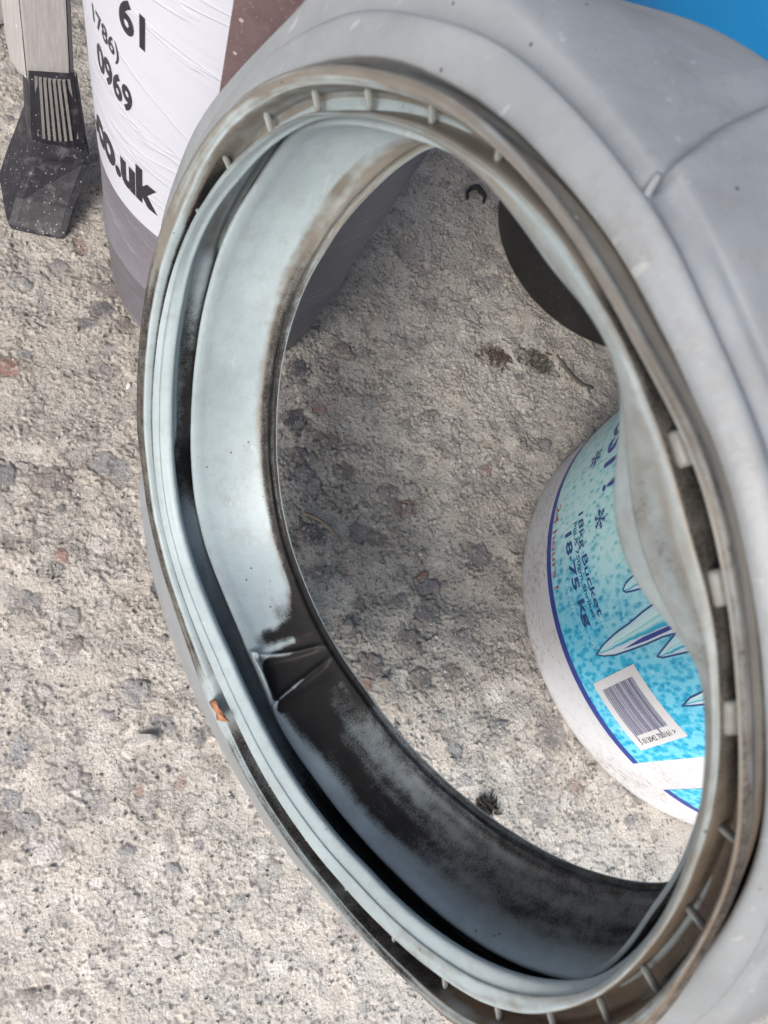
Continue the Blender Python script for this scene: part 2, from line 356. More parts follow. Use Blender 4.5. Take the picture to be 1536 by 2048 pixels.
# moulded drain notch in the fold: two ridges running to the back rim
pA = polar(514, 1300, HF)[0]; pB = polar(556, 1402, HF)[0]
def loft(name, keys, mat, parent, sub=5, stain_shade=None, extra=None, label=None):
    """keys: list of (h(phi), r(phi)); Catmull-Rom between them; closed round the ring"""
    Hk = np.array([np.broadcast_to(k[0], (NPHI,)) for k in keys]); Rk = np.array([np.broadcast_to(k[1], (NPHI,)) for k in keys])
    n = len(keys); hs, rs, ss = [], [], []
    for i in range(n - 1):
        a, b, c, d = [max(0, min(n - 1, i + j)) for j in (-1, 0, 1, 2)]
        for t in np.arange(sub) / sub:
            w = .5 * np.array([-t + 2 * t**2 - t**3, 2 - 5 * t**2 + 3 * t**3, t + 4 * t**2 - 3 * t**3, -t**2 + t**3])
            hs.append(w @ Hk[[a, b, c, d]]); rs.append(w @ Rk[[a, b, c, d]]); ss.append(i + t)
    hs.append(Hk[-1]); rs.append(Rk[-1]); ss.append(n - 1)
    h = np.array(hs); r = np.array(rs); s = np.array(ss)[:, None] + 0 * h
    ph = np.broadcast_to(PHI, h.shape)
    if extra is not None: h, r = extra(h, r, s, ph)
    V = P3(ph, r, h).reshape(-1, 3); m = h.shape[0]
    idx = np.arange(m * NPHI).reshape(m, NPHI); nx = np.roll(idx, -1, 1)
    F = np.stack([idx[:-1], nx[:-1], nx[1:], idx[1:]], -1).reshape(-1, 4)
    o = mesh_obj(name, V, F.tolist(), mat, parent, True, None, label)
    st = stain_shade(s, ph) if stain_shade else np.zeros(s.shape + (3,))
    if stain_shade:
        n0 = np.random.default_rng(len(name)).standard_normal(s.shape + (2,)); fr = np.fft.fftfreq(NPHI)[None, :, None]
        n1 = np.real(np.fft.ifft(np.fft.fft(n0, axis=1) * (np.exp(-(fr * 90) ** 2) + .25 * np.exp(-(fr * 14) ** 2)), axis=1)); n1[1:-1] = (n1[1:-1] * 2 + n1[:-2] + n1[2:]) / 4; n1 /= n1.std()
        st[..., 0] += n1[..., 0] * .09 * sstep(.1, .4, st[..., 0]); st[..., 1] += n1[..., 1] * .16 * sstep(.1, .35, st[..., 1])
    set_attr(o, 'stain_shade', st.reshape(-1, st.shape[-1])); return o

seal = empty('door_seal', tuple(ground_at(405, 1400)),
             'large pale grey rubber washing machine door seal standing on edge, streaked with black mould', 'rubber seal')

def bumpf(x, c, w): return np.exp(-(wrapd(x, c) / w) ** 2)
def arc(ph, a, b, soft=3.0):
    c = (a + b) / 2; hw = (b - a) / 2
    return 1 - sstep(hw - soft, hw + soft, np.abs(wrapd(ph, c)))
# --- inner wall: from the back rim to the rolled fold edge, then under into the groove
def mixr(t, bulge=0.0): return r_back * t + r_fold * (1 - t) + bulge
def mixh(t): return HB * t + HF * (1 - t)
inner_keys = [(HB + .034, r_back + .12), (HB + .016, r_back + .045), (HB + .008, r_back + .005), (HB + .003, r_back - .002), (HB - .003, r_back + .0015),
              (HB - .006, r_back + .007), (HB - .014, r_back + .009), (HB - .026, r_back + .007), (mixh(.80), mixr(.80, .012)), (mixh(.62), mixr(.62, .020)), (mixh(.45), mixr(.45, .021)),
              (mixh(.30), mixr(.30, .016)), (mixh(.17), mixr(.17, .009)), (mixh(.07), mixr(.07, .001)), (HF, r_fold - .002), (HF - .007, r_fold + .004), (HF - .004, r_fold + .014),
              (HF + .015, r_fold + .03), (HF + .035, r_fold + .055)]
SW = lambda s: np.clip((s - 7) / 7.0, 0, 1)            # 0 at the back rim .. 1 at the fold edge
def inner_extra(h, r, s, ph):
    w = np.clip((s - 6) / 7.5, 0, 1); w = w * w * (3 - 2 * w)
    w = np.where(s > 14, np.clip(1 - (s - 14) / 5, 0, 1), w)
    mid = (pA + pB) / 2; hw = abs(wrapd(pB, pA)) / 2
    x = wrapd(ph, mid) / hw                            # -1 .. 1 across the notch
    rec = np.clip(1 - np.abs(x) ** 3, 0, 1) * (np.abs(x) < 1)
    skew = -(x + .2) * .5
    r = r + w * rec * (.030 + .014 * skew) * (s < 13.2) - .030 * np.clip(1 - np.abs(x + .15) ** 2, 0, 1) * (np.abs(x) < 1.1) * np.exp(-((s - 14.4) / 1.3) ** 2)
    narrow = .25 + .75 * np.clip((s - 7) / 7, 0, 1)
    for c in (pA, pB):
        cc = mid + wrapd(c, mid) * narrow
        r = r - .019 * np.exp(-(wrapd(ph, cc) / (.75)) ** 2) * np.clip((s - 6.5) / 2, 0, 1) * (s < 15.5)
    # slow waviness of soft rubber
    r = r + .0015 * np.sin(np.radians(ph * 9 + 40)) * (s > 8)
    return h, r
def inner_stain_shade(s, ph):
    w = 1 - SW(s)                                      # 1 back rim, 0 fold edge
    inw = (s >= 3.3) & (s <= 14.6)
    low = arc(ph, pB, 320, 6)
    m = np.zeros_like(s); g = np.zeros_like(s); f = np.zeros_like(s)
    # black dirt line against the back rim, tan at the top, black lower down
    wid = np.interp(ph, [70, 95, 110, 131, 153, 174, 192, pA], [.10, .12, .11, .10, .10, .08, .09, .24])
    e = sstep(1 - wid - .05, 1 - wid + .02, w) * arc(ph, 70, pA + 6, 6)
    m += e * np.interp(ph, [90, 112, 128, 150, 190, pA], [.0, .25, .62, .78, .80, 1.1])
    g += sstep(1 - wid * 1.7 - .06, 1 - wid, w) * arc(ph, 66, pA, 8) * .75
    # soot round the drain notch
    m += 1.0 * arc(ph, pA - 3.6, pA - .5, 1.6) * sstep(.08, .50, w)
    m += .75 * arc(ph, pA - 9, pA, 4) * sstep(.50, .95, w)
    m += 1.3 * arc(ph, pA + 1.0, pB + 1.5, 1.0) * sstep(-.02, .12, w - .42 * np.clip(1 - wrapd(ph, pA) / 4.5, 0, 1))
    for c in (pA, pB):
        mid = (pA + pB) / 2; cc = mid + wrapd(c, mid) * (.25 + .75 * (1 - w))
        m -= .9 * np.exp(-(wrapd(ph, cc) / .50) ** 2) * sstep(.90, .45, w)
    # black band along the lower wall, mottled grey-green strip behind it, dark again at the rim
    c0 = np.interp(ph, [pB, pB + 10, 235, 250, 262, 275, 287, 300], [.20, .34, .36, .38, .44, .52, .52, .50])
    c1 = c0 + np.interp(ph, [pB, pB + 8, 240, 262, 290], [.55, .30, .27, .26, .40])
    band = sstep(c0 - .20, c0 + .10, w) * (1 - sstep(c1 - .08, c1 + .12, w))
    L = arc(ph, pB + .5, 330, 2)
    m += L * ((1.02 - .22 * arc(ph, 258, 330, 12)) * band + .42 * sstep(c1 - .02, c1 + .08, w) + .18 * sstep(.88, .95, w))
    m += arc(ph, pB + 1, pB + 12, 3) * .34 * sstep(.02, .2, w)
    m -= L * arc(ph, 262, 330, 8) * .30 * band
    f += L * .48 * sstep(.18, .55, w) + arc(ph, 255, 330, 14) * .30 * sstep(.06, .38, w)
    g += low * .06 * sstep(.5, .8, w)
    m += .24 * np.exp(-((w - .66) / .04) ** 2) * arc(ph, 193, pA - 3, 4)      # faint line of spots above the notch
    m += .12 * sstep(.5, .9, w) * arc(ph, 176, pA, 8)
    tip = (s < 3.3) & (s > 1.0)
    m = np.where(tip, .04, m); g = np.where(tip, .08 + .25 * arc(ph, 70, 110), g); f = np.where(tip, .15 * arc(ph, 250, 330, 20), f)
    m = np.where(s > 15.5, .9 * arc(ph, 232, 330, 8), m); f = np.where(s > 14.6, .15 * arc(ph, 265, 330, 14), f)  # fold underside blackened for the groove's shade as well as mould
    m = np.where(s < 1.0, .1, m)
    return np.stack([m, g, 0 * m, np.clip(f, 0, 1)], -1)
loft('inner_wall', inner_keys, MAT_LIP, seal, 5, inner_stain_shade, inner_extra)

# --- bellows: groove behind the front lip
r_gr = np.maximum(np.minimum(np.minimum(r_B - .065, 1.02), r_D0 - .035), r_L2 + .045)
groove_keys = [(HF + .035, r_fold + .055), (HF + .025, np.maximum(r_gr - .03, r_fold + .07)), (HF, r_gr), (.02, r_gr), (.004, r_gr - .006), (-.008, (r_gr + r_L2) / 2 + .012), (-.012, r_L2 + .02)]
def groove_stain_shade(s, ph):
    m = .62 * arc(ph, 130, 171, 7) * sstep(4.4, 3.2, s) + .38 * arc(ph, 140, 170, 6) * sstep(3.4, 2.2, s) + .22 * arc(ph, 108, 135, 12) * sstep(3.9, 2.6, s)
    m += .22 * arc(ph, 178, 215, 5) + np.interp(ph, [0, 212, 228, 245, 330, 350, 360], [0, 0, .42, .95, .95, 0, 0]) * sstep(5.2, 4.3, s)  # lower groove: its shadow painted in black together with the mould
    g = .38 * arc(ph, 100, 172, 10) * sstep(4.4, 3.2, s) + .3 * arc(ph, 214, 330, 8) + .18 * arc(ph, 178, 190, 5)
    m += .25 * arc(ph, 330, 460, 10)
    f = .45 * arc(ph, 190, 330, 12)
    return np.stack([m, g, 0 * m, f], -1)
loft('inner_groove', groove_keys, MAT_LIP, seal, 5, groove_stain_shade)

# --- front lip: bead, ribbed channel, outer rim
def lip(t): return r_L1 + (r_D0 - r_L1) * t
bead = r_L1 - r_L2; r_V = np.maximum(r_B - .055, r_gr + .008)
kl = arc0(100, 216, 12)
kr = arc0(-38, 42, 14)
def lk(a, b): return lip((a * (1 - kl) + b * kl) * (1 - kr) + (1 - (1 - a) * .55) * kr)
lip_keys = [(-.012, r_L2 + .02), (-.018, r_L2 + .009), (HL2, r_L2), (HL2 - .012, r_L2 + .003), (HL2 - .012 - .014, r_L2 + bead * .38), (HL2 - .033, r_L2 + bead * .42), (HL1 - .004, r_L2 + bead * .82), (HL1 - .002, r_L1 - .002),
            (HL1 + .010, r_L1 + .004), (-.018, lip(.08)), (-.008, lip(.18)), (-.010, lk(.46, .22)), (-.026, lk(.54, .28)), (HD + .012, lk(.60, .36)), (HD + .002, lk(.68, .52)), (HD - .004, lk(.82, .78)), (HD, lip(.97)), (HD + .010, lip(1.0) + .004),
            (HD + .030, r_D0 - .004), (-.020, np.minimum(r_D0, r_B) - .024), (.022, r_V)]
def lip_stain_shade(s, ph):
    right = arc(ph, -28, 55, 15); bot = arc(ph, 268, 345, 12); top = arc(ph, 45, 115, 15)
    m = np.zeros_like(s); g = np.zeros_like(s)
    ch = (s >= 7.6) & (s <= 13.2)
    g += np.where(ch, .72 + .30 * right + .25 * bot + .05 * top, 0)
    m += np.where(ch & (s < 12), .18 + .42 * arc(ph, -14, 26, 4) + .15 * bot, 0)
    out = (s > 13.2) & (s < 18)
    g += np.where(out, (.24 + .42 * sstep(14.4, 15.6, s)) + .22 * bot + .15 * right + .26 * top, 0)
    lf = arc(ph, 108, 203, 8) * (s > 12.5) * (s < 18); bb = sstep(13.3, 14.0, s) * (1 - sstep(16.7, 17.0, s)); m += (.42 * arc(ph, 122, 203, 8) + .15 * lf) * bb + .9 * arc(ph, 96, 203, 8) * (s > 7.4) * (s < 12.7)  # dark of the narrow left gap painted into the channel's colour too
    g = g * (1 - lf) + lf * (.14 + .80 * bb)
    m += np.where((s > 13.5) & (s < 17.6), .50 * arc(ph, 217, 275, 3) + .22 * bot, 0)
    m += np.where(ch, .62 * arc(ph, 216, 280, 3), 0)
    clean = arc(ph, 205, 214.5, 1.0); m = m * (1 - clean); g = g * (1 - .6 * clean)
    g += np.where((s >= 5) & (s < 7.6), .05 + .35 * right + .42 * arc(ph, 40, 100, 10) + .30 * bot, 0)
    g += np.where((s >= 3) & (s < 5), .15 * right + .2 * arc(ph, 40, 90, 10) + .15 * bot, 0)
    m += np.where((s > 17.8), .30 + .75 * arc(ph, -38, 22, 6), 0) + np.where((s > 15.8) & (s <= 17.8), .38 * arc(ph, -38, 22, 8), 0)
    m += np.where((s > 4.6) & (s < 6.4), .26 * arc(ph, -12, 14, 5), 0)
    f = np.where(s > 2, .32 * arc(ph, -22, 60, 12), 0)
    return np.stack([m, g, np.where((s > 7) & (s < 18), bot, 0), f], -1)
loft('front_lip', lip_keys, MAT_LIP, seal, 5, lip_stain_shade)

# --- outer side: ring band, step, sleeve with an overlapping seam
notch_phi = polar(1303, 402, .045)[0]
def outer_extra(h, r, s, ph):
    hh = np.clip((h - .045) / .33, 0, 1.5)
    seam = notch_phi + .4 + 5.6 * hh ** .7 - 1.2 * np.clip(hh - .6, 0, 1)   # curved line on the sleeve
    d = wrapd(ph, seam)
    on = sstep(5.6, 6.4, s)
    r = r - .022 * np.exp(-(wrapd(ph, notch_phi + 1.7) / .8) ** 2 - ((h - .07) / .018) ** 2); r = r - on * .020 * sstep(-.18, .18, d) * (1 - sstep(16, 34, d)) + on * .004 * np.exp(-((d + .9) / .7) ** 2)
    r = r + on * (.004 * np.sin(np.radians(ph * 5)) + .003 * np.sin(np.radians(ph * 13 + h * 400)))
    ln = np.exp(-((h - .30 - .0006 * wrapd(ph, 45)) / .006) ** 2); r = r - .0035 * ln * (s > 7) * arc(ph, 38, 90, 5)
    return h, r
r_b2 = np.minimum(r_b1 + .03, 1.24); r_b3 = np.minimum(r_b1 + .055, 1.205)
outer_keys = [(.022, r_V), (.012, (r_V + r_B) / 2 - .004), (-.012, r_B - .010), (-.021, r_B), (-.016, r_B * .6 + r_A * .4 + .002), (.002, r_A), (.022, r_A - .004), (.040, r_A - .022), (.050, r_A - .020), (.068, np.minimum(r_A, 1.10) - .004),
              (.085, np.maximum(r_A - .002, r_b1 * .5 + r_A * .5 - .005)), (.11, r_b1), (.24, r_b2), (.38, r_b3), (.47, r_b3 + .005), (.485, r_b3 - .01), (.47, r_b3 - .025), (.38, np.minimum(r_b2, 1.2) - .08), (HB + .06, r_back + .16), (HB + .034, r_back + .12)]
def outer_stain(s, ph):
    m = np.where(s < 2.4, .30 + .75 * arc(ph, -38, 22, 6), 0) + np.where((s >= 6.6) & (s < 8.2), .06, 0)
    g = np.where(s < 3, .3, 0) + np.where((s > 3) & (s < 6), .07 + .12 * arc(ph, -5, 40, 10), .10)
    g = g + .08 * np.exp(-((s - 12) / .8) ** 2)
    m = m * np.where(arc(ph, 28, 120, 5) > .5, .35, 1)
    return np.stack([m, g, 0 * m], -1)
loft('outer_sleeve', outer_keys, MAT_BODY, seal, 5, outer_stain, outer_extra)

# small torn tab where the seam meets the ring
def blob_bar(name, a, b, w1, w2, t, mat, parent, up, stain_shade=(0, .1, 0), ex=.6):
    a, b, up = map(np.array, (a, b, up)); d = (b - a); L = np.linalg.norm(d); d /= L
    side = np.cross(d, up); side /= np.linalg.norm(side); up = np.cross(side, d)
    V = []; F = []; n = 8; m = 6
    for i in range(m + 1):
        f = i / m; w = (w1 * (1 - f) + w2 * f) * (1 if 0 < i < m else .8); tt = t * (1 if 0 < i < m else .5)
        for k in range(n):
            an = 2 * math.pi * k / n + math.pi / n; cx = math.copysign(abs(math.cos(an)) ** ex, math.cos(an)); sy = math.copysign(abs(math.sin(an)) ** ex, math.sin(an))
            V.append(a + d * L * f + side * w * cx + up * tt * sy)
    for i in range(m):
        for k in range(n): F.append((i * n + k, i * n + (k + 1) % n, (i + 1) * n + (k + 1) % n, (i + 1) * n + k))
    F.append(tuple(range(n))[::-1]); F.append(tuple(m * n + k for k in range(n)))
    o = mesh_obj(name, V, F, mat, parent); set_attr(o, 'stain_shade', np.tile(stain_shade, (len(V), 1))); return o
def rad(ph): a = math.radians(ph); return math.cos(a) * AX_U + math.sin(a) * AX_V
def onring(ph, r, h): return CEN - h * RS * AX_N + r * RS * rad(ph)
rA_n = float(np.interp(notch_phi, PHI, r_A, period=360))
blob_bar('torn_tab', onring(notch_phi - .3, rA_n - .012, .016), onring(notch_phi + .8, rA_n + .020,   .040), .0009, .0007, .0010, MAT_BODY, seal, rad(notch_phi))

# ribs across the channel
RIBS = [(380,1210),(350,1100),(323,985),(307,865),(306,740),(318,620),(345,508),(385,400),(445,310),(530,240),(625,195),(730,190),(855,230),(985,315),(1120,470),(1245,685),(1338,905),(1405,1175),(1443,1430),(1437,1665),(1385,1840),(1300,1970),(1205,2030),(1095,2040),(990,2024),(885,1966),(785,1880),(691,1784),(611,1678),(541,1561),(487,1450),(425,1330)]
for i, (px, py) in enumerate(RIBS):
    ph = polar(px, py, -.05)[0]
    a1 = float(np.interp(ph, PHI, lip(.04), period=360)); a2 = float(np.interp(ph, PHI, lk(.60, .34), period=360))
    wide = i in (15, 16, 17, 18)
    a2 -= .022 if wide else 0
    wv = .0034 if wide else .00055
    blob_bar('rib', onring(ph, a1 + .001, -.034 if wide else -.036), onring(ph, a2 + .001, -.046 if wide else -.046), wv, wv * (1.0 if wide else .9),   .0024 if wide else .0010,
             MAT_LIP, seal, AX_N, (0.10 if wide else .06, .62, 0, .35 if wide else .1), .22 if wide else .6)
# drain spout below the sleeve: what the seal stands on
low_phi = math.degrees(math.atan2(-AX_V[2], -AX_U[2])) % 360
def spout():
    a = onring(low_phi, 1.02, .20); b = np.array([a[0], a[1], 0.0005]) + np.array([.012, .006, 0]); V = []; F = []; n = 32; m = 14
    d = (b - a) / np.linalg.norm(b - a); s1 = np.cross(d, [0, 1, 0]); s1 /= np.linalg.norm(s1); s2 = np.cross(d, s1)
    prof = [(0, .024), (.08, .020), (.2, .0165), (.32, .0155), (.38, .0155), (.42, .0172), (.46, .0155), (.58, .015), (.62, .0168), (.66, .015), (.8, .015), (.95, .0155), (1, .0155), (1, .0125), (.7, .0125)]
    for f, r in prof:
        for k in range(n):
            t = 2 * math.pi * k / n; p = a + (b - a) * f + r * (math.cos(t) * s1 + math.sin(t) * s2)
            if f > .9: p[2] = max(b[2] + (1 - f) * .05, .0005 + (0 if f == 1 else .002)); 
            V.append(p)
    for i in range(len(prof) - 1):
        for k in range(n): F.append((i * n + k, i * n + (k + 1) % n, (i + 1) * n + (k + 1) % n, (i + 1) * n + k))
    o = mesh_obj('drain_spout', V, F, MAT_BODY, seal); set_attr(o, 'stain_shade', np.tile((.1, .3, 0), (len(V), 1)))
spout()

# ------------------------------------------------------------------ buckets
class Cone:
    def __init__(s, cx, cy, r0, tp): s.cx, s.cy, s.r0, s.tp = cx, cy, r0, tp
    def r(s, z): return s.r0 + s.tp * z
    def hit(s, px, py, zmax=.5):
        d = ray(px, py); best = None
        for z in np.linspace(zmax, 0, 3000):
            k = (z - CAM_H) / d[2]; x, y = d[0] * k - s.cx, d[1] * k - s.cy
            if math.hypot(x, y) <= s.r(z): return math.atan2(y, x), z
        g = min(((math.hypot(d[0] * (z - CAM_H) / d[2] - s.cx, d[1] * (z - CAM_H) / d[2] - s.cy) - s.r(z)), z) for z in np.linspace(0, zmax, 500))
        z = g[1]; k = (z - CAM_H) / d[2]; return math.atan2(d[1] * k - s.cy, d[0] * k - s.cx), z
    def at(s, th, z, off=0.0):
        r = s.r(z) + off; return np.array([s.cx + r * math.cos(th), s.cy + r * math.sin(th), z])
def wrap_mesh(name, bm, cone, th0, z0, rref, mat, parent, off, step=.003, label=None, rot=0.0, slant=0.0):
    """flat bmesh in x (along the circumference), y (up) -> onto the cone"""
    if rot:
        bmesh.ops.rotate(bm, verts=bm.verts, cent=(0, 0, 0), matrix=Matrix.Rotation(rot, 3, 'Z'))
    xs = [v.co.x for v in bm.verts]
    for x in np.arange(min(xs) + step, max(xs), step):
        bmesh.ops.bisect_plane(bm, geom=bm.verts[:] + bm.edges[:] + bm.faces[:], plane_co=(x, 0, 0), plane_no=(1, 0, 0))
    for v in bm.verts:
        z = z0 + v.co.y + slant * v.co.x; p = cone.at(th0 + v.co.x / rref, z, off); v.co = p
    return bm_obj(name, bm, mat, parent, False, None, label)
def text_bm(body, size, bold=0.0, align='LEFT', sx=1.0, shear=0.0, space=1.0):
    c = bpy.data.curves.new('t', 'FONT'); c.body = body; c.size = size; c.offset = bold; c.align_x = align; c.shear = shear; c.space_character = space
    c.resolution_u = 4
    o = bpy.data.objects.new('t', c); COL.objects.link(o)
    dg = bpy.context.evaluated_depsgraph_get(); me = bpy.data.meshes.new_from_object(o.evaluated_get(dg))
    bm = bmesh.new(); bm.from_mesh(me)
    bpy.data.objects.remove(o); bpy.data.curves.remove(c); bpy.data.meshes.remove(me)
    bmesh.ops.remove_doubles(bm, verts=bm.verts, dist=1e-7)
    for v in bm.verts: v.co.x *= sx; v.co.z = 0
    return bm
def rect_bm(x0, y0, x1, y1):
    bm = bmesh.new(); bm.faces.new([bm.verts.new(p) for p in ((x0, y0, 0), (x1, y0, 0), (x1, y1, 0), (x0, y1, 0))]); return bm
def poly_bm(pts):
    bm = bmesh.new(); f = bm.faces.new([bm.verts.new((x, y, 0)) for x, y in pts])
    if f.normal.z < 0: f.normal_flip()
    bmesh.ops.triangulate(bm, faces=[f]); return bm
def stroke_bm(bm, pts, w, closed=False):
    pts = [Vector((x, y)) for x, y in pts]
    for i in range(len(pts) - (0 if closed else 1)):
        a, b = pts[i], pts[(i + 1) % len(pts)]; d = (b - a)
        if d.length < 1e-7: continue
        n = Vector((-d.y, d.x)).normalized() * w / 2; e = d.normalized() * w * .3
        bm.faces.new([bm.verts.new((*q, 0)) for q in (a - n - e, b - n + e, b + n + e, a + n - e)])
    return bm
def revolve(name, cone, prof, mat, parent, seg=160, label=None, wob=None):
    V = []; F = []
    for j, (z, dr) in enumerate(prof):
        for k in range(seg):
            t = 2 * math.pi * k / seg; rr = cone.r(z) + dr + (wob(t, z) if wob else 0)
            V.append((cone.cx + rr * math.cos(t), cone.cy + rr * math.sin(t), z))
    for j in range(len(prof) - 1):
        for k in range(seg): F.append((j * seg + k, j * seg + (k + 1) % seg, (j + 1) * seg + (k + 1) % seg, (j + 1) * seg + k))
    return mesh_obj(name, V, F, mat, parent, True, None, label)

# ---- salt bucket (right)
B2 = Cone(.3951, .1500, .1428, .0400)
salt = empty('bucket', (B2.cx, B2.cy, 0), 'large white plastic salt bucket with turquoise icicle label, inside the seal opening', 'bucket')
t = NT('scuffed_white_plastic')
sc_ = t.n.new('ShaderNodeMapping'); sc_.inputs['Scale'].default_value = (1, 1, 3.5); t.l.new(t.tc.outputs['Object'], sc_.inputs[0])
n1 = t.noise(210, 6, .8, sc_.outputs[0]); n2 = t.noise(26, 4, .6)
zz = t.n.new('ShaderNodeSeparateXYZ'); t.l.new(t.tc.outputs['Object'], zz.inputs[0])
lowm = t.ramp(zz.outputs[2], [(.0, 1.0), (.035, .75), (.10, .12)])
dm = t.math('MULTIPLY', t.ramp(t.math('ADD', n1, t.math('MULTIPLY', t.math('SUBTRACT', n2, .5), .35)), [(.555, 0.0), (.63, 1.0)]), lowm)
c = t.mix(dm, (.60, .64, .71), (.16, .15, .14)); c = t.mix(t.math('MULTIPLY', t.ramp(n2, [(.35, 0.0), (.7, .35)]), lowm), c, (.50, .48, .45))
t.set(col=c, rough=.40, spec=.45); MAT_SALT = t.m
revolve('shell', B2, [(.012, -.05), (.003, -.012), (.0008, -.005), (.0012, -.0022), (.0035, -.0004), (.008, 0), (.05, 0), (.15, 0), (.30, 0), (.302, .004), (.309, .0045), (.312, .003), (.312, -.003), (.30, -.004), (.03, -.004), (.02, -.04)], MAT_SALT, salt, 200)
# lid with a rim
B2l = Cone(B2.cx, B2.cy, B2.r(.31), 0)
revolve('lid', B2l, [(.306, .0046), (.306, .0072), (.318, .0072), (.320, .004), (.319, -.006), (.3165, -.010), (.3165, -.145)], plain('lid_plastic', (.72, .74, .78), .4, .08, 30), salt, 120)

th_ref, z_ref = B2.hit(1094, 1156); RR = B2.r(.05)
def lab(px, py): th, z = B2.hit(px, py); return (((th - th_ref + math.pi) % (2 * math.pi)) - math.pi) * RR, z

RR = B2.r(.05)
MAT_BLUE = plain('blue_print', (.022, .045, .30), .38, .1, 80)
MAT_NAVY = plain('navy_print', (.020, .075, .26), .4, .2, 300)
MAT_RED = plain('red_print', (.50, .10, .14), .4, .2, 300)
MAT_STICK = plain('sticker_paper', (.62, .65, .70), .5, .05, 60, dust=.2)
MAT_INK = plain('black_ink', (.02, .02, .03), .45, .2, 200)
MAT_ICE = NT('ice_print')
def ice_mat():
    t = MAT_ICE; u = t.attr('along'); f = t.sep(u)
    st = t.math('ADD', f[0], t.math('MULTIPLY', t.math('SUBTRACT', t.noise(160, 3), .5), .12))
    c = t.ramp(st, [(.0, (.45, .70, .80)), (.28, (.56, .78, .85)), (.34, (.22, .62, .68)), (.46, (.52, .77, .82)), (.55, (.30, .66, .78)), (.64, (.02, .42, .62)), (.74, (.02, .35, .60)), (.80, (.50, .66, .82)), (1, (.58, .74, .86))])
    t.set(col=c, rough=.38); return t.m
ice_mat()
def label_mat():
    t = NT('turquoise_label'); f = t.sep(t.attr('along'))
    mp = t.n.new('ShaderNodeMapping'); mp.inputs['Scale'].default_value = (1, 1, .55); mp.inputs['Rotation'].default_value = (.3, .2, 0)
    t.l.new(t.tc.outputs['Object'], mp.inputs[0])
    v = t.voro(330, 'SMOOTH_F1', mp.outputs[0]); n = t.noise(620, 3, .6, mp.outputs[0], .8); n2 = t.noise(28, 3)
    grad = t.math('ADD', f[0], t.math('MULTIPLY', t.math('SUBTRACT', n2, .5), .5))
    deep = t.mix(t.ramp(grad, [(.25, 0.0), (.8, 1.0)]), (.05, .38, .46), (.004, .26, .52))
    mid = t.mix(t.ramp(grad, [(.25, 0.0), (.8, 1.0)]), (.34, .66, .72), (.008, .43, .72))
    pale = t.mix(t.ramp(grad, [(.25, 0.0), (.8, 1.0)]), (.48, .74, .78), (.16, .60, .84))
    k = t.math('ADD', t.math('MULTIPLY', v, .9), t.math('MULTIPLY', n, .75))
    c = t.mix(t.ramp(k, [(.46, 0.0), (.60, 1.0)]), deep, mid); c = t.mix(t.ramp(k, [(.66, 0.0), (.82, 1.0)]), c, pale)
    sp = t.math('MULTIPLY', t.ramp(t.noise(75, 5, .75), [(.60, 0.0), (.70, .85)]), t.ramp(n, [(.4, 0.0), (.6, 1.0)]))
    c = t.mix(sp, c, (.66, .78, .82)); t.set(col=c, rough=.36, spec=.5); return t.m
MAT_LABEL = label_mat()
def along_attr(o, fn):
    n = len(o.data.vertices); a = np.empty(n * 3, np.float32); o.data.vertices.foreach_get('co', a); a = a.reshape(-1, 3) + np.array(world_loc(o))
    th = np.arctan2(a[:, 1] - B2.cy, a[:, 0] - B2.cx); x = ((th - th_ref + np.pi) % (2 * np.pi) - np.pi) * RR
    v = fn(x, a[:, 2]); set_attr(o, 'along', np.stack([v, v, v], -1))
def grid_rect(x0, y0, x1, y1, nx, ny):
    bm = bmesh.new(); g = [[bm.verts.new((x0 + (x1 - x0) * i / nx, y0 + (y1 - y0) * j / ny, 0)) for i in range(nx + 1)] for j in range(ny + 1)]
    for j in range(ny):
        for i in range(nx): bm.faces.new((g[j][i], g[j][i + 1], g[j + 1][i + 1], g[j + 1][i]))
    return bm
def on2(name, bm, mat, off, parent=salt, step=.004, label=None): return wrap_mesh(name, bm, B2, th_ref, 0, RR, mat, parent, off, step, label)
Z0, Z1 = .0405, .262
lb1 = on2('label', grid_rect(-.270, Z0, .1195, Z1, 160, 60), MAT_LABEL, .00018, label='turquoise label printed with icicles and snowflakes')
along_attr(lb1, lambda x, z: np.clip(.64 + (x - .020) * 9 + (.07 - z) * 5.5, 0, 1))
lb2 = on2('label', grid_rect(.1425, Z0, .48, Z1, 140, 60), MAT_LABEL, .00018, label='second turquoise label panel')
along_attr(lb2, lambda x, z: 0 * x + .85)
on2('border', rect_bm(-.270, Z0 - .0002, .1195, Z0 + .0052), MAT_BLUE, .00032, lb1)
on2('border', rect_bm(.1425, Z0 - .0002, .48, Z0 + .0052), MAT_BLUE, .00032, lb2)
def txt2(body, px0, px1, cap, mat, off=.00045, bold=.0, name='lettering', align='LEFT'):
    """baseline from one point of the label to another"""
    (xa, za), (xb, zb) = px0, px1; L = xb - xa
    bm = text_bm(body, cap / .72, bold)
    w = max(v.co.x for v in bm.verts) - min(v.co.x for v in bm.verts); m0 = min(v.co.x for v in bm.verts)
    for v in bm.verts: v.co.x = (v.co.x - m0) * L / w
    for v in bm.verts: v.co.y += za + (zb - za) * v.co.x / L; v.co.x += xa
    return on2(name, bm, mat, off, lb1)
txt2('18kg Bucket', (-.0262, .0800), (.0352, .0885), .0056, MAT_NAVY, bold=.00008)
txt2('PLUS 750gm Shriker', (-.0225, .0742), (.0358, .0828), .0036, MAT_NAVY, bold=.00004)
txt2('18\u00b775 kg', (-.0190, .0648), (.0378, .0735), .0072, MAT_NAVY, bold=.00026)
txt2('TOTAL WEIGHT', (-.0080, .0600), (.0275, .0640), .0030, plain('pale_print', (.62, .78, .84), .4))
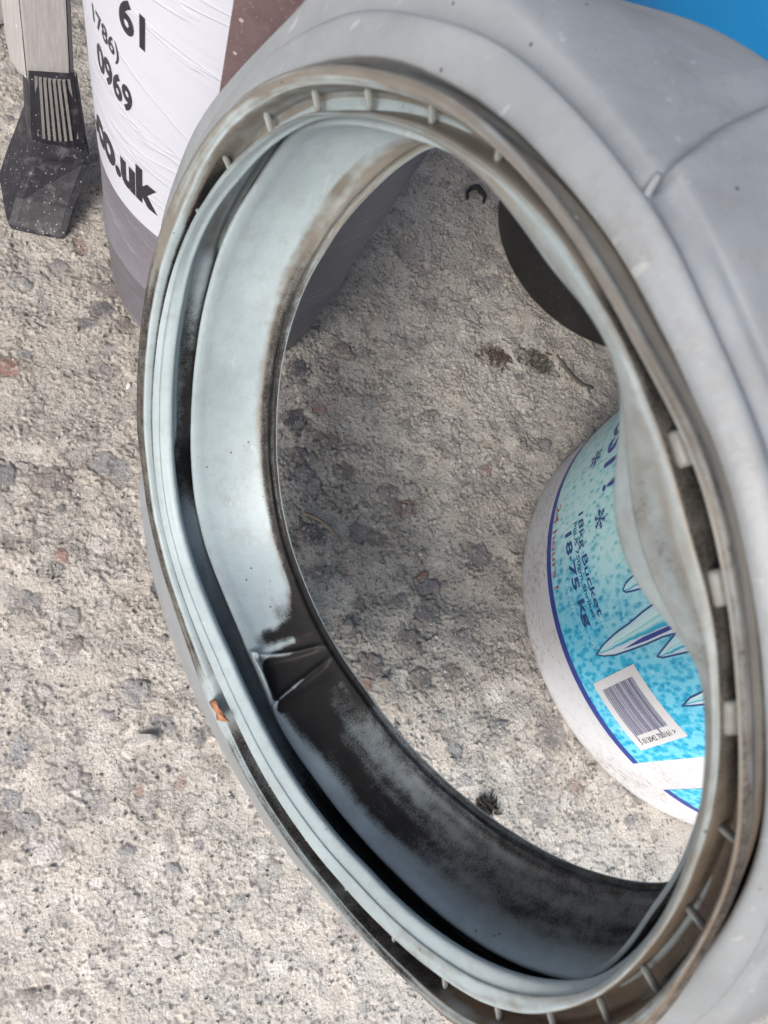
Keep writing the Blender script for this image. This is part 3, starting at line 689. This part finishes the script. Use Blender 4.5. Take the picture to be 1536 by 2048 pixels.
txt2('24 hours !', (-.0440, .0474), (.0100, .0480), .0058, MAT_RED, bold=.00006)
txt2('FROST', (-.1100, .0975), (-.0390, .1050), .0170, MAT_BLUE, bold=.0006)
txt2('!', (-.0330, .1065), (-.0290, .1070), .0170, MAT_BLUE, bold=.0004)
def snow(cx, cz, R_):
    bm = bmesh.new(); w = R_ * .16
    for k in range(6):
        a = math.pi / 3 * k + .2; d = (math.cos(a), math.sin(a)); stroke_bm(bm, [(cx, cz), (cx + R_ * d[0], cz + R_ * d[1])], w)
        for q in (.45, .75):
            for sgn in (-1, 1):
                b = a + sgn * .9; p = (cx + R_ * q * d[0], cz + R_ * q * d[1]); stroke_bm(bm, [p, (p[0] + R_ * .28 * math.cos(b), p[1] + R_ * .28 * math.sin(b))], w * .8)
    return bm
on2('snowflake', snow(-.0142, .1050, .0058), MAT_NAVY, .00045, lb1, .003)
on2('snowflake', snow(-.0600, .0880, .0062), MAT_NAVY, .00045, lb1, .003)
def P5(pts): return [lab(936 + x / 2.56, 1000 + y / 2.56) for x, y in pts]
def icicle(pts5, outline5, nm='icicle'):
    P = P5(pts5); o = on2(nm, poly_bm(P), MAT_ICE.m, .00034, lb1, .003)
    xs = [p[0] for p in P]; tip = P[0]
    zt = max(p[1] for p in P); base = [p for p in P if p[1] > tip[1] + .55 * (zt - tip[1])]
    b0, b1 = min(p[0] for p in base), max(p[0] for p in base)
    def fn(x, z):
        f = np.clip((z - tip[1]) / (zt - tip[1] + 1e-6), .04, 1); lo = tip[0] + (b0 - tip[0]) * f; hi = tip[0] + (b1 - tip[0]) * f
        return np.clip((x - lo) / (hi - lo + 1e-6), 0, 1)
    along_attr(o, fn)
    ol = P5(outline5); bm = stroke_bm(bmesh.new(), ol, .0009); on2('outline', bm, MAT_NAVY, .00046, o, .003)
    return o
big = [(660, 790), (700, 735), (760, 680), (830, 630), (900, 570), (970, 520), (1060, 440), (1200, 330), (1300, 480), (1180, 610), (1066, 680), (1000, 700), (920, 735), (840, 765), (760, 792), (700, 798)]
icicle(big, big[::-1][0:7][::-1] + big[:1] + big[1:8])
i2 = [(972, 800), (1010, 750), (1066, 682), (1180, 610), (1300, 480), (1420, 560), (1300, 740), (1165, 768), (1060, 792), (1000, 806)]
icicle(i2, i2[6:] + i2[:4])
i1 = [(797, 462), (812, 425), (855, 382), (950, 300), (1040, 380), (905, 448), (850, 464), (812, 472)]
icicle(i1, i1[4:] + i1[:4])
i3 = [(1100, 1052), (1140, 1010), (1232, 965), (1330, 900), (1380, 1000), (1232, 1042), (1150, 1050)]
icicle(i3, i3[5:] + i3[:4])
# dark vein of the large icicle
on2('vein', poly_bm(P5([(800, 762), (900, 700), (1058, 632), (1180, 560), (1180, 590), (1060, 655), (920, 718)])), MAT_BLUE, .00048, lb1, .003)
# barcode sticker
c4 = P5([(643, 940), (850, 838), (1130, 1205), (888, 1280)])
def bil(u_, v_):
    a, b, c_, d = c4                                   # a top-left, b top-right, c far right, d far left ; u along a->d, v along a->b
    return tuple(np.array(a) * (1 - u_) * (1 - v_) + np.array(b) * (1 - u_) * v_ + np.array(c_) * u_ * v_ + np.array(d) * u_ * (1 - v_))
stk = on2('barcode_sticker', poly_bm([bil(0, 0), bil(1, 0), bil(1, 1), bil(0, 1)]), MAT_STICK, .0004, lb1, .003, label='white sticker with a barcode')
bm = bmesh.new(); rb = random.Random(3); v = .13; n = 0
while v < .84:
    w = rb.choice([.006, .006, .011, .016]); lng = .86 if n in (0, 1, 22, 23) else .80
    bm.faces.new([bm.verts.new((*bil(*q), 0)) for q in ((.12, v), (lng, v), (lng, v + w), (.12, v + w))]); v += w + rb.choice([.006, .008, .012, .016]); n += 1
bmesh.ops.recalc_face_normals(bm, faces=bm.faces)
on2('bars', bm, plain('bar_ink', (.06, .07, .20), .45), .00052, stk, .003)
tb = text_bm('5 013042 700161 >', .1, .001); x0 = min(q.co.x for q in tb.verts); x1 = max(q.co.x for q in tb.verts)
for q in tb.verts:
    u_ = .93 - q.co.y * .105 / .1 / .72 * .72; v_ = .12 + .76 * (q.co.x - x0) / (x1 - x0); p = bil(u_, v_); q.co = (p[0], p[1], 0)
on2('digits', tb, MAT_INK, .00052, stk, .003)

# ---- tub with black lettering (left, behind)
B1 = Cone(.0476, .3451, .0664, .0961); T1 = B1.hit(284, 328)[0]; R1 = B1.r(.13)
tub = empty('bucket', (B1.cx, B1.cy, 0), 'mauve grey plastic tub with white label and black lettering, beside the ladder foot', 'bucket')
def mauve():
    t = NT('mauve_plastic'); f = t.noise(14, 5, .6); mp = t.n.new('ShaderNodeMapping'); mp.inputs['Scale'].default_value = (1, 1, 6); mp.inputs['Rotation'].default_value = (.25, .1, 0)
    t.l.new(t.tc.outputs['Object'], mp.inputs[0]); g = t.noise(34, 5, .65, mp.outputs[0], .6)
    c = t.mix(1.0, (.155, .152, .185), t.ramp(f, [(.3, .82), (.7, 1.15)]), 'MULTIPLY'); c = t.mix(t.ramp(g, [(.56, 0.0), (.74, .55)]), c, (.36, .36, .42))  # pale streaks paint in the highlights along the creases
    c = t.mix(t.ramp(t.noise(190, 6, .8), [(.62, 0.0), (.75, .5)]), c, (.42, .39, .37))
    t.set(col=c, rough=.42); t.bump(g, .5, .003); return t.m
MAT_TUB = mauve()
def creases(t, z): return .0004 * math.sin(5 * t + 60 * z) + .0003 * math.sin(11 * t - 90 * z)
revolve('shell', B1, [(.008, -.03), (.002, -.010), (.0006, -.004), (.002, -.0008), (.006, .0), (.055, 0), (.0565, .0012), (.0605, .0014), (.062, .0002), (.10, .0), (.16, 0), (.22, 0), (.315, 0), (.317, .004), (.326, .005), (.33, .003), (.33, -.003), (.31, -.003), (.02, -.003), (.012, -.03)], MAT_TUB, tub, 220, wob=lambda t, z: creases(t, z) if .01 < z < .1 else 0)
revolve('lid', Cone(B1.cx, B1.cy, B1.r(.33), 0), [(.320, .0055), (.320, .008), (.334, .008), (.336, .005), (.334, -.008), (.332, -.012), (.332, -.094)], plain('dark_lid', (.12, .11, .13), .45), tub, 100)
def lbl1():
    t = NT('wrinkled_white_label'); mp = t.n.new('ShaderNodeMapping'); mp.inputs['Scale'].default_value = (1, 1, 5); mp.inputs['Rotation'].default_value = (.38, .12, 0)
    t.l.new(t.tc.outputs['Object'], mp.inputs[0]); g = t.noise(9, 3, .5, mp.outputs[0], .8); r = t.ramp(g, [(.48, 0.0), (.50, 1.0), (.53, .2), (.60, .0)])
    c = t.mix(t.ramp(t.noise(12, 4), [(.3, 0.0), (.7, .35)]), (.52, .55, .645), (.45, .48, .58))
    c = t.mix(t.ramp(t.noise(260, 5, .8), [(.68, 0.0), (.76, .6)]), c, (.42, .36, .34))
    t.set(col=c, rough=.34); t.bump(t.math('ADD', t.math('MULTIPLY', r, .35), g), .35, .0025); return t.m
def on1(name, bm, mat, off, parent=tub, step=.003, label=None): return wrap_mesh(name, bm, B1, T1, 0, R1, mat, parent, off, step, label)
lbw = on1('label', grid_rect(-.150, .1157, .0305, .308, 90, 40), lbl1(), .00022, label='white label with black lettering')
def brn():
    t = NT('brown_label'); c = t.mix(t.ramp(t.noise(60, 5, .7), [(.3, 0.0), (.7, 1.0)]), (.095, .064, .070), (.155, .115, .12))
    c = t.mix(t.ramp(t.noise(700, 3, .8), [(.62, 0.0), (.70, .7)]), c, (.45, .40, .40)); c = t.mix(t.math('MULTIPLY', t.math('LESS_THAN', t.voro(120), .10), .6), c, (.55, .52, .52))
    t.set(col=c, rough=.5); return t.m
on1('label', grid_rect(.0305, .1157, .068, .308, 60, 30), brn(), .00022, label='speckled brown label')
on1('label_band', rect_bm(-.153, .170, -.0515, .197), plain('red_band', (.55, .06, .09), .4), .0003)
MAT_K = plain('black_print', (.014, .012, .022), .35, .2, 200)
def txt1(body, x1, z, cap, bold, width=None, slant=0.0, sx=1.0, space=1.0):
    bm = text_bm(body, cap / .72, bold, space=space); a = max(v.co.x for v in bm.verts); b = min(v.co.x for v in bm.verts); k = (width / (a - b)) if width else sx
    for v in bm.verts: v.co.x = (v.co.x - a) * k + x1; v.co.y += z + slant * (v.co.x - x1)
    return on1('lettering', bm, MAT_K, .0004, lbw, .0025)
txt1('.co.uk', .0098, .1345, .0225, .0016, .0560)
txt1('0969', -.0048, .1860, .0138, .0006, .0245, -.10)
txt1('1786)', -.0118, .2082, .0085, .0002, .0185, -.10)
txt1('61', .0020, .2285, .0150, .0007, .0125, .0)

# ---- black tub with a blue lid (right, behind the seal)
B3 = Cone(.3442, .4400, .0937, .075)
bt = empty('tub', (B3.cx, B3.cy, 0), 'black round tub with a bright blue lid, seen behind the seal at top right', 'tub')
def blk():
    t = NT('dusty_black_plastic'); c = t.mix(t.ramp(t.noise(500, 4, .8), [(.62, 0.0), (.74, .5)]), (.012, .012, .014), (.10, .10, .10))
    v = t.math('LESS_THAN', t.voro(260), .09); c = t.mix(t.math('MULTIPLY', v, .5), c, (.4, .4, .4)); t.set(col=c, rough=.42); t.bump(t.noise(300, 4), .15, .0006); return t.m
MAT_BLK = blk()
revolve('shell', B3, [(.006, -.04), (.0015, -.010), (.0006, -.004), (.0015, -.001), (.004, 0), (.05, 0), (.12, 0), (.185, 0), (.186, .003), (.192, .003), (.192, -.003), (.02, -.003), (.01, -.04)], MAT_BLK, bt, 160)
revolve('lid', Cone(B3.cx, B3.cy, B3.r(.19), 0), [(.182, .0042), (.182, .0085), (.197, .0085), (.199, .006), (.1975, -.006), (.193, -.012), (.1935, -.04), (.193, -.1075)], plain('blue_plastic', (.006, .20, .46), .42, .1, 40, bump=.1), bt, 120)

# ---- small white tub whose foot just enters at the corner
g0 = ground_at(-62, -16); B4 = Cone(g0[0], g0[1], .0335, .06)
wt = empty('tub', (B4.cx, B4.cy, 0), 'plain white plastic tub cut off by the top left corner of the photo', 'tub')
revolve('shell', B4, [(.005, -.02), (.001, -.006), (.0006, -.003), (.003, -.0003), (.007, 0), (.08, 0), (.15, 0), (.151, .003), (.157, .003), (.157, -.002), (.012, -.002), (.009, -.02)], MAT_WHITE_PL, wt, 90)
revolve('lid', Cone(B4.cx, B4.cy, B4.r(.155), 0), [(.150, .0035), (.150, .006), (.160, .006), (.162, .003), (.160, -.005), (.160, -.040)], MAT_WHITE_PL, wt, 90)

# ------------------------------------------------------------------ ladder leg with its rubber foot
LB = ground_at(78, 440)
lad = empty('stepladder', tuple(LB), 'aluminium stepladder leg with a ribbed black rubber foot on the concrete', 'ladder')
def pz(px, py, z): return ground_at(px, py, z)
def section_loft(name, secs, mat, parent, smooth=False, bev=.0022):
    """secs: list of (left, right, depth vector); rounded four-sided sections"""
    V = []; F = []; n = None
    for L, R, D in secs:
        L, R, D = map(np.array, (L, R, D)); c = [L, R, R + D, L + D]; P = []
        for i in range(4):
            a, b, d = c[i - 1], c[i], c[(i + 1) % 4]; e1 = (a - b) / np.linalg.norm(a - b); e2 = (d - b) / np.linalg.norm(d - b)
            for f in (1, .62, .38, .3, .38, .62, 1) if False else ((bev, 0), (bev * .45, bev * .08), (bev * .12, bev * .12), (bev * .08, bev * .45), (0, bev)): P.append(b + e1 * f[0] + e2 * f[1])
        n = len(P); V += P
    for i in range(len(secs) - 1):
        for k in range(n): F.append((i * n + k, i * n + (k + 1) % n, (i + 1) * n + (k + 1) % n, (i + 1) * n + k))
    F.append(tuple(range(n))[::-1]); F.append(tuple((len(secs) - 1) * n + k for k in range(n)))
    o = mesh_obj(name, V, F, mat, parent, smooth)
    return o
def foot_mat():
    t = NT('dusty_black_rubber'); d = t.ramp(t.math('ADD', t.noise(130, 7, .8), t.math('MULTIPLY', t.noise(18, 4), .35)), [(.70, 0.0), (.95, .45)])
    c = t.mix(d, (.017, .018, .027), (.30, .30, .31)); v = t.math('LESS_THAN', t.voro(330), .12); c = t.mix(t.math('MULTIPLY', v, .75), c, (.5, .5, .5))
    t.set(col=c, rough=.5, spec=.4); t.bump(t.noise(300, 5, .7), .4, .001); return t.m
MAT_FOOT = foot_mat()
D0_ = np.array([-.011, .038, 0.0])
def lz(px, py, z): p = pz(px, py, z); return p
secs = [(lz(20, 458, .0006), lz(126, 480, .0006), D0_ * .9), (lz(15, 448, .003), lz(131, 475, .003), D0_ * .95), (lz(30, 395, .016), lz(148, 420, .016), D0_ * .9), (lz(56, 318, .040), lz(180, 332, .040), D0_ * .82),
        (lz(64, 292, .048), lz(181, 313, .048), D0_ * .78), (lz(68, 283, .051), lz(176, 303, .051), D0_ * .74)]
foot = section_loft('rubber_foot', secs, MAT_FOOT, lad, False, .0045)
pad = foot
# socket the rail sits in, with its moulded ribs
a0, a1 = lz(60, 284, .0505), lz(174, 292, .0505); b0, b1 = lz(56, 150, .094), lz(152, 160, .094); Dv = D0_ * .72
sock = section_loft('socket', [(a0, a1, Dv), (a0 * .5 + b0 * .5 + [0, -.0008, 0], a1 * .5 + b1 * .5 + [0, -.0008, 0], Dv), (b0, b1, Dv * .95)], MAT_FOOT, foot, False, .007)
MAT_RIB = plain('dusty_rib', (.20, .20, .20), .7, .25, 200)
def front(u_, v_):   # point on the socket's bulging front
    L = a0 * (1 - v_) + b0 * v_; R = a1 * (1 - v_) + b1 * v_; p = L * (1 - u_) + R * u_
    return p + np.array([0, -.0012, 0]) * 1 + np.array([.0, 1, 0]) * (.0085 * abs(2 * u_ - 1) ** 3.2)
for k in range(10):
    u_ = .06 + .88 * k / 9; p, q = front(u_, .10), front(u_, .99)
    V = []; F = []; w = (a1 - a0) / np.linalg.norm(a1 - a0) * .00105; o_ = np.array([0, -.0012, 0])
    for pt in (p, p * .5 + q * .5, q): V += [pt - w - o_ * 1.2, pt - w * .7 + o_, pt + w * .7 + o_, pt + w - o_ * 1.2]
    for i in range(2):
        for j in range(3): F.append((i * 4 + j, i * 4 + j + 1, (i + 1) * 4 + j + 1, (i + 1) * 4 + j))
    F += [(0, 1, 2, 3)[::-1], (8, 9, 10, 11)]
    mesh_obj('rib', V, F, MAT_RIB, foot, False)
def alu():
    t = NT('dusty_aluminium'); mp = t.n.new('ShaderNodeMapping'); mp.inputs['Scale'].default_value = (1, 1, .04); t.l.new(t.tc.outputs['Object'], mp.inputs[0])
    g = t.noise(900, 3, .6, mp.outputs[0]); d = t.noise(60, 6, .75)
    c = t.mix(t.ramp(g, [(.35, 0.0), (.65, 1.0)]), (.40, .40, .41), (.50, .50, .51)); c = t.mix(t.ramp(d, [(.45, 0.0), (.8, .55)]), c, (.36, .35, .34))
    c = t.mix(t.math('MULTIPLY', t.math('LESS_THAN', t.voro(90), .07), .8), c, (.75, .75, .75))
    t.set(col=c, rough=.5, metal=.35); return t.m
MAT_ALU = alu()
c0_, c1_ = lz(54, 165, .088), lz(139, 170, .088); Z = np.array([0, 0, 1.0]); top = Z * .75 + np.array([-.03, .04, 0])
side = (c1_ - c0_) / np.linalg.norm(c1_ - c0_)
section_loft('rail', [(c0_ + [0, .002, 0], c1_ + [0, .002, 0], D0_ * .12), (c0_ + [0, .002, 0] + top, c1_ + [0, .002, 0] + top, D0_ * .12)], MAT_ALU, lad, False, .0012)
f0 = c0_ + [0, .0025, 0]
section_loft('rail_flange', [(f0 - side * .0070 + D0_ * .30, f0 - side * .0005, D0_ * .5), (f0 - side * .0070 + D0_ * .30 + top, f0 - side * .0005 + top, D0_ * .5)], MAT_ALU, lad, False, .0008)
f1 = c1_ + [0, .0025, 0]
section_loft('rail_flange', [(f1 + side * .0003, f1 + side * .0022, D0_ * .85), (f1 + side * .0003 + top, f1 + side * .0022 + top, D0_ * .85)], plain('shaded_aluminium', (.10, .10, .12), .5, metal=.3), lad, False, .0005)  # same aluminium darkened: shade of the channel's inner side painted in
# rear brace, its shadow painted in as dark grey, in the gap between the rail and the tub
s0 = pz(150, 95, .06) + np.array([.0, .035, 0])
section_loft('brace', [(s0, s0 + side * .016, D0_ * .3), (s0 + Z * .5 + side * .01, s0 + side * .026 + Z * .5, D0_ * .3)], plain('grey_brace', (.22, .22, .24), .5, metal=.3, dust=.4), lad, False, .001)

# ------------------------------------------------------------------ litter on the ground
def tube(name, pts, rads, mat, parent=None, seg=8, origin=None):
    pts = [np.array(p, float) for p in pts]; V = []; F = []
    for i, p in enumerate(pts):
        d = pts[min(i + 1, len(pts) - 1)] - pts[max(i - 1, 0)]; d /= np.linalg.norm(d); s1 = np.cross(d, [0, 0, 1.0]); s1 = s1 / (np.linalg.norm(s1) + 1e-9); s2 = np.cross(s1, d)
        for k in range(seg): t = 2 * math.pi * k / seg; V.append(p + rads[i] * (math.cos(t) * s1 + math.sin(t) * s2))
    for i in range(len(pts) - 1):
        for k in range(seg): F.append((i * seg + k, i * seg + (k + 1) % seg, (i + 1) * seg + (k + 1) % seg, (i + 1) * seg + k))
    F.append(tuple(range(seg))[::-1]); F.append(tuple((len(pts) - 1) * seg + k for k in range(seg)))
    return mesh_obj(name, V, F, mat, parent, True, origin)
def gpath(px, lift): 
    o = []
    for (x, y), l in zip(px, lift): g = ground_at(x, y); o.append((g[0], g[1], gz(g[0], g[1]) + l))
    return o
def curve_px(pts, n=14):
    P = np.array(pts, float); t = np.linspace(0, len(P) - 1, n); return [(np.interp(a, range(len(P)), P[:, 0]), np.interp(a, range(len(P)), P[:, 1])) for a in t]
p = gpath(curve_px([(606, 1026), (632, 1036), (655, 1052), (668, 1068), (682, 1090)]), [.0009] * 14)
thing(tube('twig', p, list(np.linspace(.0011, .0006, 14)), plain('pale_twig', (.27, .24, .20), .8, .2, 300), origin=p[0]), 'thin pale curved twig on the concrete beside the inner left wall of the seal', 'twig')
spiral = [(928 + 0, 405)] + [(950 + 18 * math.cos(a), 398 + 13 * math.sin(a)) for a in np.linspace(2.6, 5.9, 12)] + [(970, 398), (966, 408)]
p = gpath([(934, 400), (932, 388), (940, 379), (952, 379), (963, 385), (968, 396), (966, 408)], [.001, .0018, .003, .0035, .003, .002, .001])
pp = [tuple(np.array([np.interp(a, range(len(p)), [q[i] for q in p]) for i in range(3)])) for a in np.linspace(0, len(p) - 1, 20)]
thing(tube('wire_curl', pp, [.0022 * (1 - .5 * abs(2 * i / 19 - 1)) for i in range(20)], plain('black_rubber_scrap', (.02, .02, .025), .6), origin=p[0]), 'small curled black scrap on the shaded concrete left of the black tub', 'scrap')
p = gpath(curve_px([(1112, 712), (1126, 735), (1145, 758), (1160, 772), (1184, 778)]), [.0008] * 14)
thing(tube('dry_stem', p, [.0008 + .0007 * math.sin(i / 13 * 3.1) for i in range(14)], plain('dark_stem', (.10, .095, .08), .85, .3, 300), origin=p[0]), 'dark curved dry stem lying below the black tub inside the seal', 'stem')
def shreds(name, px, py, spread, n, L, mat, label, cat, seed, up=.3, rw=.00035):
    r = random.Random(seed); g = ground_at(px, py); V = []; F = []
    for i in range(n):
        x = g[0] + r.gauss(0, spread); y = g[1] + r.gauss(0, spread * .7); z = gz(x, y) + .0003; a = r.uniform(0, 6.28); l = L * r.uniform(.4, 1.2); cv = r.uniform(-1.2, 1.2); e = r.uniform(0, up); prev = None
        w = rw * r.uniform(.6, 2.2)
        for k in range(5):
            f = k / 4; aa = a + cv * f; q = np.array([x + l * f * math.cos(aa), y + l * f * math.sin(aa), z + l * e * math.sin(f * 2.6)]); nn = np.array([-math.sin(aa), math.cos(aa), 0]) * w * (1 - .7 * f)
            b = len(V); V += [q - nn, q + [0, 0, w * 1.2], q + nn]
            if k: F += [(b - 3, b - 2, b + 1, b), (b - 2, b - 1, b + 2, b + 1)]
    o = mesh_obj(name, V, F, mat, None, True, (g[0], g[1], gz(g[0], g[1]))); thing(o, label, cat); return o
MAT_ROOT = plain('root_brown', (.085, .062, .048), .9, .4, 200); MAT_TUFT = plain('dark_tuft', (.035, .032, .028), .9, .3, 200)
shreds('root_debris', 990, 715, .0050, 60, .0052, MAT_ROOT, 'little clump of brown rootlets on the concrete, left of the dark curved stem', 'debris', 1, .05, .0006)
shreds('root_debris', 1078, 725, .0066, 60, .0048, plain('moss', (.075, .075, .05), .9, .4, 200), 'greenish brown scrap of moss on the concrete just left of the dark stem', 'debris', 2, .05, .0006)
shreds('dark_tuft', 972, 1612, .0026, 70, .0060, MAT_TUFT, 'small dark fibrous tuft near the lower rim of the seal opening', 'tuft', 3, .5, .00045)
def pebble(px, py, a, b, hgt, mat, label, seed):
    r = random.Random(seed); g = ground_at(px, py); z0 = gz(g[0], g[1]); bm = bmesh.new(); bmesh.ops.create_icosphere(bm, subdivisions=4, radius=1)
    pl = [(Vector((r.gauss(0, 1), r.gauss(0, 1), r.gauss(.3, .7))).normalized(), r.uniform(.45, .78)) for _ in range(11)]
    for v in bm.verts:
        c = v.co.copy()
        for n_, d_ in pl:
            e = c.dot(n_) - d_
            if e > 0: c -= n_ * e * .97
        v.co = (g[0] + c.x * a, g[1] + c.y * b, z0 + hgt * .55 + c.z * hgt)
    thing(bm_obj('pebble', bm, mat, None, True, (g[0], g[1], z0)), label, 'pebble', 'loose pebbles on the concrete')
gs_ = lambda nm, c: plain(nm, c, .85, .3, 400, bump=.5)
pebble(290, 1480, .0070, .0055, .0040, gs_('pale_stone', (.60, .59, .57)), 'pale angular stone lying loose on the bare concrete left of the seal', 4)
pebble(258, 771, .0022, .0022, .0016, gs_('white_chip', (.75, .75, .73)), 'tiny white chip beside the outer left edge of the seal', 5)
pebble(697, 1254, .0052, .0056, .0036, gs_('grey_stone', (.30, .29, .29)), 'rounded grey pebble close to the black drain notch', 6)
pebble(770, 1362, .0036, .0034, .0024, gs_('brown_stone', (.33, .30, .27)), 'small brownish pebble lower right of the rounded grey one', 7)
pebble(905, 1520, .0026, .0024, .0018, gs_('light_stone', (.42, .41, .40)), 'very small light pebble near the middle of the lower opening', 8)
def grit():
    r = np.random.default_rng(3); V = []; F = []; ico = bmesh.new(); bmesh.ops.create_icosphere(ico, subdivisions=1, radius=1); iv = np.array([v.co[:] for v in ico.verts]); fi = [[v.index for v in f.verts] for f in ico.faces]; ico.free()
    fx, fy, h = GROUND
    for i in range(4200):
        x, y = r.uniform(-.14, .35), r.uniform(-.12, .55); a = .0004 + r.exponential(.00028); a = min(a, .0016)
        q = iv * (a * r.uniform(.7, 1.3, 3)) * r.uniform(.8, 1.2, (len(iv), 1)); b = len(V)
        V += list(q + [x, y, gz(x, y) + a * .35]); F += [[b + k for k in f] for f in fi]
    t = NT('grit_mineral'); c = t.ramp(t.noise(150, 1), [(.35, (.19, .18, .17)), (.5, (.36, .345, .325)), (.65, (.48, .465, .44))]); t.set(col=c, rough=.85)
    o = mesh_obj('grit', V, F, t.m, None, False, (0, 0, 0)); o['kind'] = 'stuff'; o['label'] = 'loose sand and grit scattered over the concrete'
grit()

# ------------------------------------------------------------------ the brown leaf scrap stuck on the lip, water drops
def leaf():
    pts = [(432, 1396), (440, 1402), (446, 1412), (449, 1424), (456, 1430), (466, 1436), (463, 1441), (452, 1440), (443, 1436), (436, 1424), (430, 1412), (428, 1400)]
    V = []; cen = None; hh = HD - .002
    def onlip(x, y, lift):
        ph, r = polar(x, y, hh); return onring(ph, r, hh) + AX_N * lift
    out = [onlip(x, y, .0006 + .0007 * (i % 3)) for i, (x, y) in enumerate(pts)]; c1 = [onlip(438, 1408, .0018), onlip(443, 1420, .0022), onlip(450, 1434, .0016)]
    V = out + c1; n = len(out); F = []
    near = [0, 0, 0, 1, 1, 2, 2, 2, 2, 1, 1, 0]
    for i in range(n):
        j = (i + 1) % n; a, b = n + near[i], n + near[j]
        F.append((i, j, a)); 
        if a != b: F.append((j, b, a))
    o = mesh_obj('dead_leaf', V, F, plain('orange_leaf', (.50, .24, .13), .7, .45, 350, bump=.6), None, True, tuple(out[0])); thing(o, 'crumpled orange brown leaf scrap stuck to the lower left lip of the seal', 'leaf')
    m = o.modifiers.new('thick', 'SOLIDIFY'); m.thickness = .0003
leaf()
